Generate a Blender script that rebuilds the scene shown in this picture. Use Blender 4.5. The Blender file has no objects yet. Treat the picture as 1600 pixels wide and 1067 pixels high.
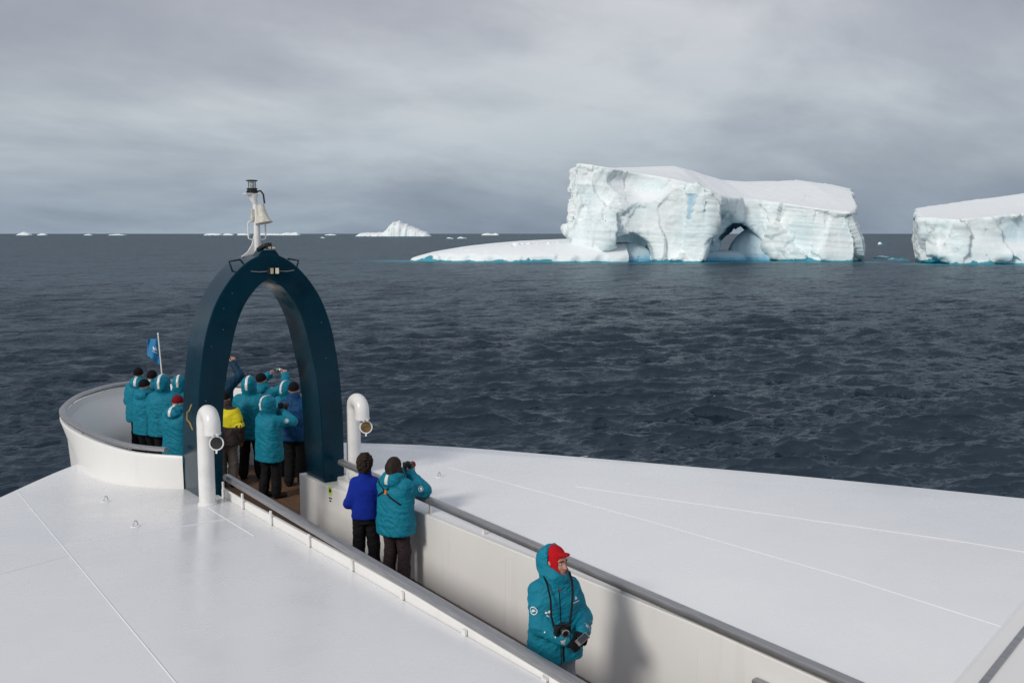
import bpy, bmesh, math, random
import numpy as np
from mathutils import Vector, Matrix
from mathutils.bvhtree import BVHTree

scene = bpy.context.scene
COL = scene.collection
R = math.radians

# ----------------------------------------------------------------- camera, world, sun, exposure
YAW, PITCH = R(34.764), R(6.18)
CAM_Z, SEA_Z = 4.5, -12.5
cam_data = bpy.data.cameras.new('camera_view')
cam_data.sensor_width = 36.0
cam_data.lens = 35.01
cam_data.clip_start = 0.05
cam_data.clip_end = 120000
cam = bpy.data.objects.new('camera_view', cam_data)
cam.location = (0, 0, CAM_Z)
cam.rotation_euler = (math.pi/2 - PITCH, 0, -YAW)
COL.objects.link(cam)
scene.camera = cam

SUN_HEAD = R(75)      # heading the light travels, clockwise from the bow
SUN_ELEV = R(30)
world = bpy.data.worlds.new('World')
scene.world = world
world.use_nodes = True
wn, wl = world.node_tree.nodes, world.node_tree.links
wn.clear()
def wnode(t, **kw):
    n = wn.new(t)
    for k, v in kw.items(): setattr(n, k, v)
    return n
w_out = wnode('ShaderNodeOutputWorld'); w_bg = wnode('ShaderNodeBackground')
w_bg.inputs['Strength'].default_value = 0.098
wl.new(w_bg.outputs[0], w_out.inputs[0])
sky = wnode('ShaderNodeTexSky', sky_type='NISHITA', sun_disc=False)
sky.sun_elevation = SUN_ELEV
sky.sun_rotation = SUN_HEAD + math.pi
sky.air_density = 1.0; sky.dust_density = 2.0
tc = wnode('ShaderNodeTexCoord'); sep = wnode('ShaderNodeSeparateXYZ')
wl.new(tc.outputs['Generated'], sep.inputs[0])
def wmath(op, a, b=None, clamp=False):
    n = wnode('ShaderNodeMath', operation=op, use_clamp=clamp)
    for i, v in enumerate((a, b)):
        if v is None: continue
        if isinstance(v, (int, float)): n.inputs[i].default_value = v
        else: wl.new(v, n.inputs[i])
    return n.outputs[0]
zc = wmath('MAXIMUM', sep.outputs[2], 0.0)
den = wmath('ADD', zc, 0.30)
px_, py_ = wmath('DIVIDE', sep.outputs[0], den), wmath('DIVIDE', sep.outputs[1], den)
comb = wnode('ShaderNodeCombineXYZ')
wl.new(px_, comb.inputs[0]); wl.new(py_, comb.inputs[1])
def wnoise(scale, detail, off, sx=1.0, sy=1.0, dist=0.0, rough=0.55):
    mp = wnode('ShaderNodeMapping')
    mp.inputs['Location'].default_value = off
    mp.inputs['Rotation'].default_value = (0, 0, YAW)
    mp.inputs['Scale'].default_value = (sx, sy, 1)
    wl.new(comb.outputs[0], mp.inputs[0])
    n = wnode('ShaderNodeTexNoise')
    n.inputs['Scale'].default_value = scale
    n.inputs['Detail'].default_value = detail
    n.inputs['Roughness'].default_value = rough
    n.inputs['Distortion'].default_value = dist
    wl.new(mp.outputs[0], n.inputs['Vector'])
    return n.outputs['Fac']
def wramp(fac, stops):
    n = wnode('ShaderNodeValToRGB')
    e = n.color_ramp.elements
    while len(e) < len(stops): e.new(0.5)
    for el, (p, c) in zip(e, stops):
        el.position = p; el.color = c if len(c) == 4 else (*c, 1)
    wl.new(fac, n.inputs[0])
    return n.outputs[0]
def wmix(fac, a, b, blend='MIX'):
    n = wnode('ShaderNodeMix', data_type='RGBA', blend_type=blend)
    if isinstance(fac, (int, float)): n.inputs[0].default_value = fac
    else: wl.new(fac, n.inputs[0])
    for i, v in ((6, a), (7, b)):
        if isinstance(v, tuple): n.inputs[i].default_value = v
        else: wl.new(v, n.inputs[i])
    return n.outputs[2]
base = wramp(zc, [(0.0, (3.3, 4.1, 5.0)), (0.04, (3.35, 4.0, 4.85)), (0.11, (4.6, 5.05, 5.6)), (0.22, (5.15, 5.3, 5.75)), (1.0, (5.0, 5.2, 5.7))])
n1 = wnoise(1.15, 6, (3.1, 1.7, 0), sx=0.75, dist=0.3)
n2 = wnoise(4.0, 7, (9.2, 4.4, 2), sx=0.55, dist=0.4)
light = wramp(n1, [(0.33, (0.68, 0.695, 0.74)), (0.48, (0.90, 0.90, 0.915)), (0.62, (1.24, 1.225, 1.18))])
fine = wramp(n2, [(0.35, (0.95, 0.953, 0.962)), (0.65, (1.04, 1.037, 1.03))])
clouds = wmix(1.0, wmix(1.0, base, light, 'MULTIPLY'), fine, 'MULTIPLY')
skyc = wmix(0.9, sky.outputs[0], clouds)
wl.new(skyc, w_bg.inputs['Color'])

sun_data = bpy.data.lights.new('sun', 'SUN')
sun_data.energy = 1.95
sun_data.angle = R(13)
sun_data.color = (1.0, 0.945, 0.86)
sun = bpy.data.objects.new('sun', sun_data)
ldir = Vector((math.sin(SUN_HEAD)*math.cos(SUN_ELEV), math.cos(SUN_HEAD)*math.cos(SUN_ELEV), -math.sin(SUN_ELEV)))
sun.rotation_euler = ldir.to_track_quat('-Z', 'Y').to_euler()
sun.location = (-30, -10, 40)
COL.objects.link(sun)
vs = scene.view_settings
vs.view_transform = 'Standard'; vs.look = 'None'; vs.gamma = 1.0; vs.exposure = 0.0
vs.use_curve_mapping = False
scene.cycles.use_denoising = True
scene.cycles.max_bounces = 8

# ----------------------------------------------------------------- materials
MATS = {}
class NT:
    def __init__(s, name):
        s.m = bpy.data.materials.new(name); s.m.use_nodes = True
        s.t = s.m.node_tree; s.n = s.t.nodes; s.l = s.t.links
        s.b = s.n['Principled BSDF']
    def new(s, t, **kw):
        n = s.n.new(t)
        for k, v in kw.items(): setattr(n, k, v)
        return n
    def set(s, sock, v):
        if hasattr(v, 'is_output'): s.l.new(v, sock)
        elif isinstance(v, tuple) and len(v) == 3 and sock.type == 'RGBA': sock.default_value = (*v, 1)
        else: sock.default_value = v
    def math(s, op, a, b=None, clamp=False):
        n = s.new('ShaderNodeMath', operation=op, use_clamp=clamp)
        s.set(n.inputs[0], a)
        if b is not None: s.set(n.inputs[1], b)
        return n.outputs[0]
    def coord(s, kind='Object', scale=(1, 1, 1), rot=(0, 0, 0)):
        tc = s.new('ShaderNodeTexCoord'); mp = s.new('ShaderNodeMapping')
        mp.inputs['Scale'].default_value = scale; mp.inputs['Rotation'].default_value = rot
        s.l.new(tc.outputs[kind], mp.inputs[0]); return mp.outputs[0]
    def noise(s, vec, scale, detail=4, rough=0.55, dist=0.0):
        n = s.new('ShaderNodeTexNoise')
        s.l.new(vec, n.inputs['Vector'])
        n.inputs['Scale'].default_value = scale; n.inputs['Detail'].default_value = detail
        n.inputs['Roughness'].default_value = rough; n.inputs['Distortion'].default_value = dist
        return n.outputs['Fac']
    def ramp(s, fac, stops):
        n = s.new('ShaderNodeValToRGB'); e = n.color_ramp.elements
        while len(e) < len(stops): e.new(0.5)
        for el, (p, c) in zip(e, stops):
            el.position = p; el.color = (*c, 1) if isinstance(c, tuple) else (c, c, c, 1)
        s.l.new(fac, n.inputs[0]); return n.outputs[0]
    def mix(s, fac, a, b, blend='MIX'):
        n = s.new('ShaderNodeMix', data_type='RGBA', blend_type=blend)
        s.set(n.inputs[0], fac); s.set(n.inputs[6], a); s.set(n.inputs[7], b)
        return n.outputs[2]
    def bump(s, h, strength, dist, prev=None):
        n = s.new('ShaderNodeBump'); n.inputs['Strength'].default_value = strength
        n.inputs['Distance'].default_value = dist
        s.l.new(h, n.inputs['Height'])
        if prev is not None: s.l.new(prev, n.inputs['Normal'])
        s.l.new(n.outputs[0], s.b.inputs['Normal']); return n.outputs[0]
    def p(s, **kw):
        names = dict(color='Base Color', rough='Roughness', metal='Metallic', ior='IOR', spec='Specular IOR Level',
                     sheen='Sheen Weight', coat='Coat Weight', coatr='Coat Roughness', sss='Subsurface Weight', trans='Transmission Weight', alpha='Alpha')
        for k, v in kw.items(): s.set(s.b.inputs[names[k]], v)

def paint(name, col, rough=0.35, var=0.05, bump=0.0, scale=3.0, metal=0.0, coat=0.0):
    t = NT(name)
    v = t.coord()
    n = t.noise(v, scale, 6, 0.6)
    c2 = tuple(max(0, c*(1-var*2.2)) for c in col)
    c3 = tuple(min(1, c*(1+var)) for c in col)
    t.p(color=t.ramp(n, [(0.3, c2), (0.5, col), (0.75, c3)]), metal=metal, coat=coat)
    rn = t.noise(v, scale*2.7, 4)
    t.p(rough=t.ramp(rn, [(0.3, max(0.03, rough-0.07)), (0.7, min(1, rough+0.09))]))
    if bump: t.bump(t.noise(v, scale*6, 5), 0.4, bump)
    MATS[name] = t.m
    return t

def fabric(name, col, rough=0.75, fold=0.012, var=0.12, sheen=0.0, fs=(7, 7, 13)):
    t = NT(name)
    v = t.coord(scale=fs)
    f1 = t.noise(v, 1.0, 4, 0.55, 1.2)
    v2 = t.coord()
    f2 = t.noise(v2, 160, 2)
    c2 = tuple(c*(1-var*1.4) for c in col); c3 = tuple(min(1, c*(1+var)) for c in col)
    t.p(color=t.ramp(t.noise(v2, 5, 4), [(0.3, c2), (0.55, col), (0.8, c3)]), rough=rough, sheen=sheen, spec=0.2)
    b = t.bump(f1, 0.9, fold*1.5)
    t.bump(f2, 0.25, 0.002, b)
    MATS[name] = t.m
    return t

# white ship paint with faint rust weeps, dirt and salt bloom
t = NT('deck_paint')
v = t.coord()
big = t.noise(v, 0.5, 5, 0.6)
dirt = t.noise(t.coord(scale=(1.2, 0.5, 1)), 3.0, 8, 0.68)
c = t.ramp(big, [(0.3, (0.775, 0.785, 0.81)), (0.6, (0.82, 0.825, 0.84))])
c = t.mix(t.ramp(dirt, [(0.62, 0.0), (0.85, 0.10)]), c, (0.52, 0.50, 0.47))
t.p(color=c, rough=t.ramp(t.noise(v, 1.4, 5, 0.65), [(0.3, 0.18), (0.7, 0.36)]), spec=0.5)
t.bump(t.noise(v, 0.7, 1), 0.10, 0.02)
MATS['deck_paint'] = t.m
t = NT('wall_paint')
v = t.coord()
streak = t.noise(t.coord(scale=(3, 3, 0.35)), 2.2, 7, 0.65)
c = t.ramp(t.noise(v, 0.8, 4), [(0.3, (0.755, 0.75, 0.735)), (0.65, (0.805, 0.80, 0.79))])
c = t.mix(t.ramp(streak, [(0.56, 0.0), (0.8, 0.2)]), c, (0.50, 0.46, 0.40))
t.p(color=c, rough=0.38)
t.bump(t.noise(v, 1.1, 1), 0.12, 0.02)
MATS['wall_paint'] = t.m
paint('pipe_white', (0.78, 0.78, 0.77), 0.3, 0.05)
paint('arch_navy', (0.001, 0.025, 0.044), 0.16, 0.15, scale=1.6).p(spec=0.15)
t = NT('steel')
t.p(color=t.ramp(t.noise(t.coord(scale=(40, 1.5, 40)), 2.0, 5), [(0.3, (0.30, 0.30, 0.31)), (0.7, (0.42, 0.42, 0.43))]), metal=0.75,
    rough=t.ramp(t.noise(t.coord(), 6, 5), [(0.3, 0.32), (0.7, 0.5)]))
MATS['steel'] = t.m
paint('galvanised', (0.55, 0.56, 0.57), 0.4, 0.1, metal=0.6)
paint('black_metal', (0.012, 0.012, 0.014), 0.4, 0.3)
paint('black_plastic', (0.010, 0.010, 0.011), 0.35, 0.2)
paint('horn_beige', (0.58, 0.56, 0.49), 0.55, 0.16, scale=14)
paint('brass', (0.55, 0.38, 0.12), 0.35, 0.2, metal=0.8)
paint('bronze_flap', (0.16, 0.10, 0.04), 0.45, 0.35, metal=0.4, scale=20)
paint('lamp_face', (0.62, 0.56, 0.42), 0.5, 0.1)
paint('sign_green', (0.55, 0.70, 0.16), 0.4, 0.05)
paint('sign_ink', (0.02, 0.05, 0.02), 0.5, 0.05)
paint('print_white', (0.80, 0.83, 0.84), 0.6, 0.04)
paint('reflective', (0.62, 0.66, 0.66), 0.35, 0.05, scale=30)
paint('lens_glass', (0.01, 0.012, 0.02), 0.06, 0.1, coat=1.0)
paint('silver', (0.6, 0.6, 0.6), 0.25, 0.06, metal=0.9)
paint('phone_grey', (0.17, 0.155, 0.15), 0.4, 0.15, scale=40)
paint('orange_patch', (0.55, 0.15, 0.03), 0.6, 0.1)
t = NT('clear_glass'); t.p(color=(0.9, 0.92, 0.92), rough=0.05, trans=0.9, ior=1.3); MATS['clear_glass'] = t.m
t = NT('teak')
pv = t.coord(scale=(30, 1.0, 30))
g = t.noise(pv, 1.5, 6, 0.65)
oi = t.new('ShaderNodeObjectInfo')
c = t.ramp(g, [(0.3, (0.10, 0.052, 0.028)), (0.7, (0.19, 0.105, 0.058))])
c = t.mix(t.math('MULTIPLY', oi.outputs['Random'], 0.45), c, (0.09, 0.052, 0.034))
t.p(color=c, rough=0.6); t.bump(g, 0.3, 0.003); MATS['teak'] = t.m
fabric('jacket_teal', (0.004, 0.185, 0.275), 0.62, 0.014)
fabric('jacket_navy', (0.003, 0.036, 0.075), 0.6, 0.012)
fabric('jacket_royal', (0.004, 0.050, 0.145), 0.62, 0.012)
fabric('fleece_blue', (0.006, 0.024, 0.27), 0.95, 0.008)
fabric('jacket_brown', (0.055, 0.042, 0.038), 0.75, 0.012)
fabric('yellow_cloth', (0.72, 0.62, 0.02), 0.65, 0.012)
fabric('trousers_black', (0.008, 0.008, 0.010), 0.85, 0.012)
fabric('trousers_plum', (0.035, 0.024, 0.028), 0.85, 0.016)
fabric('trousers_khaki', (0.17, 0.145, 0.125), 0.85, 0.012)
fabric('trousers_grey', (0.20, 0.235, 0.28), 0.8, 0.014)
fabric('knit_black', (0.007, 0.007, 0.009), 0.95, 0.004)
fabric('knit_red', (0.42, 0.006, 0.012), 0.92, 0.005)
fabric('knit_maroon', (0.16, 0.008, 0.016), 0.92, 0.005)
fabric('knit_grey', (0.4, 0.38, 0.36), 0.9, 0.004)
fabric('cuff_grey', (0.42, 0.43, 0.43), 0.8, 0.004)
fabric('strap_black', (0.006, 0.006, 0.007), 0.7, 0.002)
fabric('boot_black', (0.01, 0.01, 0.01), 0.55, 0.004)
fabric('sock_white', (0.7, 0.68, 0.64), 0.9, 0.004)
fabric('hair_brown', (0.022, 0.013, 0.009), 0.6, 0.006, fs=(40, 40, 8))
fabric('hair_curly', (0.030, 0.020, 0.014), 0.65, 0.008, fs=(55, 55, 55))
t = NT('skin')
t.p(color=t.ramp(t.noise(t.coord(), 22, 4), [(0.3, (0.40, 0.19, 0.135)), (0.7, (0.54, 0.30, 0.225))]), rough=0.5, sss=0.0); MATS['skin'] = t.m
t = NT('flag_cloth')
t.p(color=t.ramp(t.noise(t.coord(), 6, 3), [(0.3, (0.006, 0.15, 0.36)), (0.7, (0.012, 0.21, 0.44))]), rough=0.7); MATS['flag_cloth'] = t.m

# ----------------------------------------------------------------- mesh helpers
def new_obj(name, me, parent=None, mat=None, smooth=False, loc=None, rotz=None):
    o = bpy.data.objects.new(name, me); COL.objects.link(o)
    if parent is not None: o.parent = parent
    if mat is not None and me is not None and not me.materials: me.materials.append(MATS[mat])
    if smooth and me is not None:
        me.polygons.foreach_set('use_smooth', [True]*len(me.polygons))
    if loc is not None: o.location = loc
    if rotz is not None: o.rotation_euler = (0, 0, rotz)
    return o
def tag(o, label, cat, group=None):
    o['label'] = label; o['category'] = cat
    if group: o['group'] = group
    return o
def empty(name, loc, label, cat, group=None, rotz=0):
    o = bpy.data.objects.new(name, None); COL.objects.link(o)
    o.location = loc; o.rotation_euler = (0, 0, rotz); o.empty_display_size = 0.2
    return tag(o, label, cat, group)
def pydata(name, v, f):
    me = bpy.data.meshes.new(name); me.from_pydata([tuple(x) for x in v], [], [tuple(x) for x in f]); me.update(); return me
def np_mesh(name, V, Q):
    me = bpy.data.meshes.new(name)
    V = np.asarray(V, np.float32); Q = np.asarray(Q, np.int32)
    k = Q.shape[1]
    me.vertices.add(len(V)); me.vertices.foreach_set('co', V.ravel())
    me.loops.add(Q.size); me.loops.foreach_set('vertex_index', Q.ravel())
    me.polygons.add(len(Q)); me.polygons.foreach_set('loop_start', np.arange(0, Q.size, k, dtype=np.int32))
    me.polygons.foreach_set('loop_total', np.full(len(Q), k, np.int32))
    me.update(calc_edges=True); me.validate(); return me
def from_bm(name, bm, bevel=0.0, seg=2):
    if bevel:
        bmesh.ops.bevel(bm, geom=[e for e in bm.edges if len(e.link_faces) == 2 and e.calc_face_angle(0) > 0.5], offset=bevel, segments=seg, profile=0.5, affect='EDGES', clamp_overlap=True)
    bmesh.ops.recalc_face_normals(bm, faces=bm.faces)
    me = bpy.data.meshes.new(name); bm.to_mesh(me); bm.free(); return me
def box_mesh(name, lo, hi, bevel=0.0, seg=2):
    bm = bmesh.new(); bmesh.ops.create_cube(bm, size=1)
    for v in bm.verts: v.co = Vector([lo[i] + (v.co[i]+0.5)*(hi[i]-lo[i]) for i in range(3)])
    return from_bm(name, bm, bevel, seg)
def prism(name, poly, z0, z1, axis='z', bevel=0.0, seg=2):
    bm = bmesh.new()
    mk = {'z': lambda p, q: (p[0], p[1], q), 'y': lambda p, q: (p[0], q, p[1]), 'x': lambda p, q: (q, p[0], p[1])}[axis]
    a = [bm.verts.new(mk(p, z0)) for p in poly]; b = [bm.verts.new(mk(p, z1)) for p in poly]
    bm.faces.new(a); bm.faces.new(b[::-1])
    for i in range(len(poly)):
        j = (i+1) % len(poly); bm.faces.new((a[i], b[i], b[j], a[j]))
    bmesh.ops.recalc_face_normals(bm, faces=bm.faces)
    return from_bm(name, bm, bevel, seg)
def tube(name, pts, r, seg=12, cap=True, flat=1.0, up=None):
    """sweep a circle along pts; r scalar or list; flat squashes it vertically"""
    P = [Vector(p) for p in pts]; n = len(P)
    rs = r if isinstance(r, (list, tuple)) else [r]*n
    V, F = [], []
    nrm = None
    for i in range(n):
        tg = (P[min(i+1, n-1)] - P[max(i-1, 0)]).normalized()
        if nrm is None:
            ref = Vector(up) if up else (Vector((0, 0, 1)) if abs(tg.z) < 0.9 else Vector((1, 0, 0)))
            nrm = (ref - tg*ref.dot(tg)).normalized()
        else:
            nrm = (nrm - tg*nrm.dot(tg)).normalized()
        bi = tg.cross(nrm)
        for k in range(seg):
            a = 2*math.pi*k/seg
            V.append(P[i] + (nrm*math.cos(a)*flat + bi*math.sin(a))*rs[i])
    for i in range(n-1):
        for k in range(seg):
            k2 = (k+1) % seg
            F.append((i*seg+k, (i+1)*seg+k, (i+1)*seg+k2, i*seg+k2))
    if cap:
        F.append(tuple(range(seg))); F.append(tuple(reversed(range((n-1)*seg, n*seg))))
    me = pydata(name, V, F)
    bm = bmesh.new(); bm.from_mesh(me); bmesh.ops.recalc_face_normals(bm, faces=bm.faces); bm.to_mesh(me); bm.free()
    return me
def lathe(name, prof, seg=24):
    V, F = [], []
    for (r, z) in prof:
        for k in range(seg):
            a = 2*math.pi*k/seg; V.append((r*math.cos(a), r*math.sin(a), z))
    for i in range(len(prof)-1):
        for k in range(seg):
            k2 = (k+1) % seg; F.append((i*seg+k, i*seg+k2, (i+1)*seg+k2, (i+1)*seg+k))
    F.append(tuple(reversed(range(seg)))); F.append(tuple(range((len(prof)-1)*seg, len(prof)*seg)))
    return pydata(name, V, F)
def auto_smooth(o, ang=40):
    me = o.data
    me.polygons.foreach_set('use_smooth', [True]*len(me.polygons))
    me.set_sharp_from_angle(angle=R(ang))
    return o

# ----------------------------------------------------------------- noise and implicit surfaces
def _hash(ix, iy, iz, seed):
    h = (ix.astype(np.uint32)*np.uint32(374761393) + iy.astype(np.uint32)*np.uint32(668265263) + iz.astype(np.uint32)*np.uint32(2147483647) + np.uint32((seed*974634777) & 0xffffffff))
    h = (h ^ (h >> np.uint32(13)))*np.uint32(1274126177)
    h = (h ^ (h >> np.uint32(16)))*np.uint32(2246822519)
    h ^= h >> np.uint32(15)
    return h.astype(np.float64)/4294967295.0
def vnoise(p, seed=0):
    i = np.floor(p).astype(np.int64); f = p - i
    u = f*f*f*(f*(f*6-15)+10)
    out = 0
    for dx in (0, 1):
        wx = u[:, 0] if dx else 1-u[:, 0]
        for dy in (0, 1):
            wy = u[:, 1] if dy else 1-u[:, 1]
            for dz in (0, 1):
                wz = u[:, 2] if dz else 1-u[:, 2]
                out = out + wx*wy*wz*_hash(i[:, 0]+dx, i[:, 1]+dy, i[:, 2]+dz, seed)
    return out*2-1
def fbm(p, octv=4, seed=0, gain=0.5, ridged=False):
    a, s, tot = 1.0, 0.0, 0.0
    q = np.array(p, float)
    for k in range(octv):
        n = vnoise(q, seed+k*17)
        if ridged: n = 1-2*np.abs(n)
        s = s + a*n; tot += a; a *= gain; q = q*2.03 + 11.7
    return s/tot
def surface_nets(F, lo, h):
    ins = F < 0
    nx, ny, nz = F.shape
    cnt = np.zeros((nx-1, ny-1, nz-1), np.uint8)
    corners = [(a, b, c) for a in (0, 1) for b in (0, 1) for c in (0, 1)]
    for a, b, c in corners: cnt += ins[a:nx-1+a, b:ny-1+b, c:nz-1+c]
    act = (cnt > 0) & (cnt < 8)
    idx = np.argwhere(act)
    if len(idx) == 0: return np.zeros((0, 3)), np.zeros((0, 4), int)
    ids = np.full(act.shape, -1, np.int64); ids[act] = np.arange(len(idx))
    val = np.stack([F[idx[:, 0]+a, idx[:, 1]+b, idx[:, 2]+c] for a, b, c in corners], 1)
    acc = np.zeros((len(idx), 3)); w = np.zeros(len(idx))
    for i, ci in enumerate(corners):
        for j, cj in enumerate(corners):
            if j <= i or sum(abs(x-y) for x, y in zip(ci, cj)) != 1: continue
            m = (val[:, i] < 0) != (val[:, j] < 0)
            d = val[m, i]-val[m, j]
            tt = (val[m, i]/d)[:, None]
            acc[m] += np.array(ci)*(1-tt) + np.array(cj)*tt; w[m] += 1
    V = (idx + acc/w[:, None])*h + np.array(lo)
    Q = []
    for ax in range(3):
        o1, o2 = [(1, 2), (2, 0), (0, 1)][ax]
        A = np.take(ins, range(0, F.shape[ax]-1), ax); B = np.take(ins, range(1, F.shape[ax]), ax)
        e = np.argwhere(A != B)
        ok = (e[:, o1] > 0) & (e[:, o2] > 0) & (e[:, o1] < F.shape[o1]-1) & (e[:, o2] < F.shape[o2]-1)
        e = e[ok]
        s = A[e[:, 0], e[:, 1], e[:, 2]]
        def cell(d1, d2):
            q = e.copy(); q[:, o1] -= d1; q[:, o2] -= d2
            return ids[q[:, 0], q[:, 1], q[:, 2]]
        quad = np.stack([cell(1, 1), cell(0, 1), cell(0, 0), cell(1, 0)], 1)
        quad[~s] = quad[~s][:, ::-1]
        Q.append(quad)
    return V, np.concatenate(Q)
def vnormals(V, Q):
    a, b, c, d = (V[Q[:, k]] for k in range(4))
    n = np.cross(c-a, d-b)
    N = np.zeros_like(V)
    for k in range(4): np.add.at(N, Q[:, k], n)
    return N/np.maximum(np.linalg.norm(N, axis=1, keepdims=True), 1e-12)
def lap(V, Q, it=1, f=0.5):
    for _ in range(it):
        S = np.zeros_like(V); c = np.zeros(len(V))
        for k in range(4):
            for j in ((k+1) % 4, (k-1) % 4):
                np.add.at(S, Q[:, k], V[Q[:, j]]); np.add.at(c, Q[:, k], 1)
        V = V + f*(S/np.maximum(c, 1)[:, None]-V)
    return V
class Vol:
    """signed field built from smooth-blended limbs; each limb only touches its own box"""
    def __init__(s, lo, hi, h):
        s.lo = np.array(lo, float); s.h = h
        s.n = np.ceil((np.array(hi)-s.lo)/h).astype(int)+1
        s.F = np.full(s.n, 0.3, np.float32)
    def _box(s, lo, hi, pad):
        a = np.clip(np.floor((np.array(lo)-pad-s.lo)/s.h).astype(int), 0, s.n); b = np.clip(np.ceil((np.array(hi)+pad-s.lo)/s.h).astype(int)+1, 0, s.n)
        sl = tuple(slice(x, y) for x, y in zip(a, b))
        g = [(np.arange(x, y)*s.h + l).astype(np.float32) for x, y, l in zip(a, b, s.lo)]
        return sl, g[0][:, None, None], g[1][None, :, None], g[2][None, None, :]
    def _join(s, sl, d, k, cut=False):
        A = s.F[sl]
        if A.size == 0: return
        if cut:
            s.F[sl] = np.maximum(A, -d); return
        if k <= 0: s.F[sl] = np.minimum(A, d); return
        hh = np.clip(0.5+0.5*(d-A)/k, 0, 1)
        s.F[sl] = d + (A-d)*hh - k*hh*(1-hh)
    def cap(s, a, b, ra, rb, k=0.03, cut=False):
        a = np.array(a, float); b = np.array(b, float); r = max(ra, rb)
        sl, X, Y, Z = s._box(np.minimum(a, b)-r, np.maximum(a, b)+r, k+0.04)
        ab = b-a; L = max(ab@ab, 1e-9)
        tt = np.clip(((X-a[0])*ab[0]+(Y-a[1])*ab[1]+(Z-a[2])*ab[2])/L, 0, 1)
        d = np.sqrt((X-a[0]-tt*ab[0])**2+(Y-a[1]-tt*ab[1])**2+(Z-a[2]-tt*ab[2])**2)-(ra+(rb-ra)*tt)
        s._join(sl, d, k, cut)
    def ell(s, c, r, k=0.03, M=None, cut=False):
        c = np.array(c, float); r = np.array(r, float); m = r.max()
        sl, X, Y, Z = s._box(c-m, c+m, k+0.04)
        x, y, z = X-c[0], Y-c[1], Z-c[2]
        if M is not None:
            x, y, z = (x*M[0][j]+y*M[1][j]+z*M[2][j] for j in range(3))
        q = np.sqrt((x/r[0])**2+(y/r[1])**2+(z/r[2])**2)
        s._join(sl, (q-1)*r.min(), k, cut)
    def column(s, prof, k=0.03, power=2.3):
        P = np.array(prof, float)      # z, half width, half depth, y offset
        lo = (-P[:, 1].max(), (P[:, 3]-P[:, 2]).min(), P[0, 0]); hi = (P[:, 1].max(), (P[:, 3]+P[:, 2]).max(), P[-1, 0])
        sl, X, Y, Z = s._box(lo, hi, k+0.04)
        z = Z.ravel()
        a, b, yo = (np.interp(z, P[:, 0], P[:, i])[None, None, :] for i in (1, 2, 3))
        q = ((np.abs(X)/a)**power+(np.abs(Y-yo)/b)**power)**(1/power)
        d = np.maximum((q-1)*np.minimum(a, b), np.maximum(P[0, 0]-Z, Z-P[-1, 0]))
        s._join(sl, d, k)
    def mesh(s, smooth=1):
        V, Q = surface_nets(s.F, s.lo, s.h)
        if smooth: V = lap(V, Q, smooth)
        return V, Q

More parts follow.
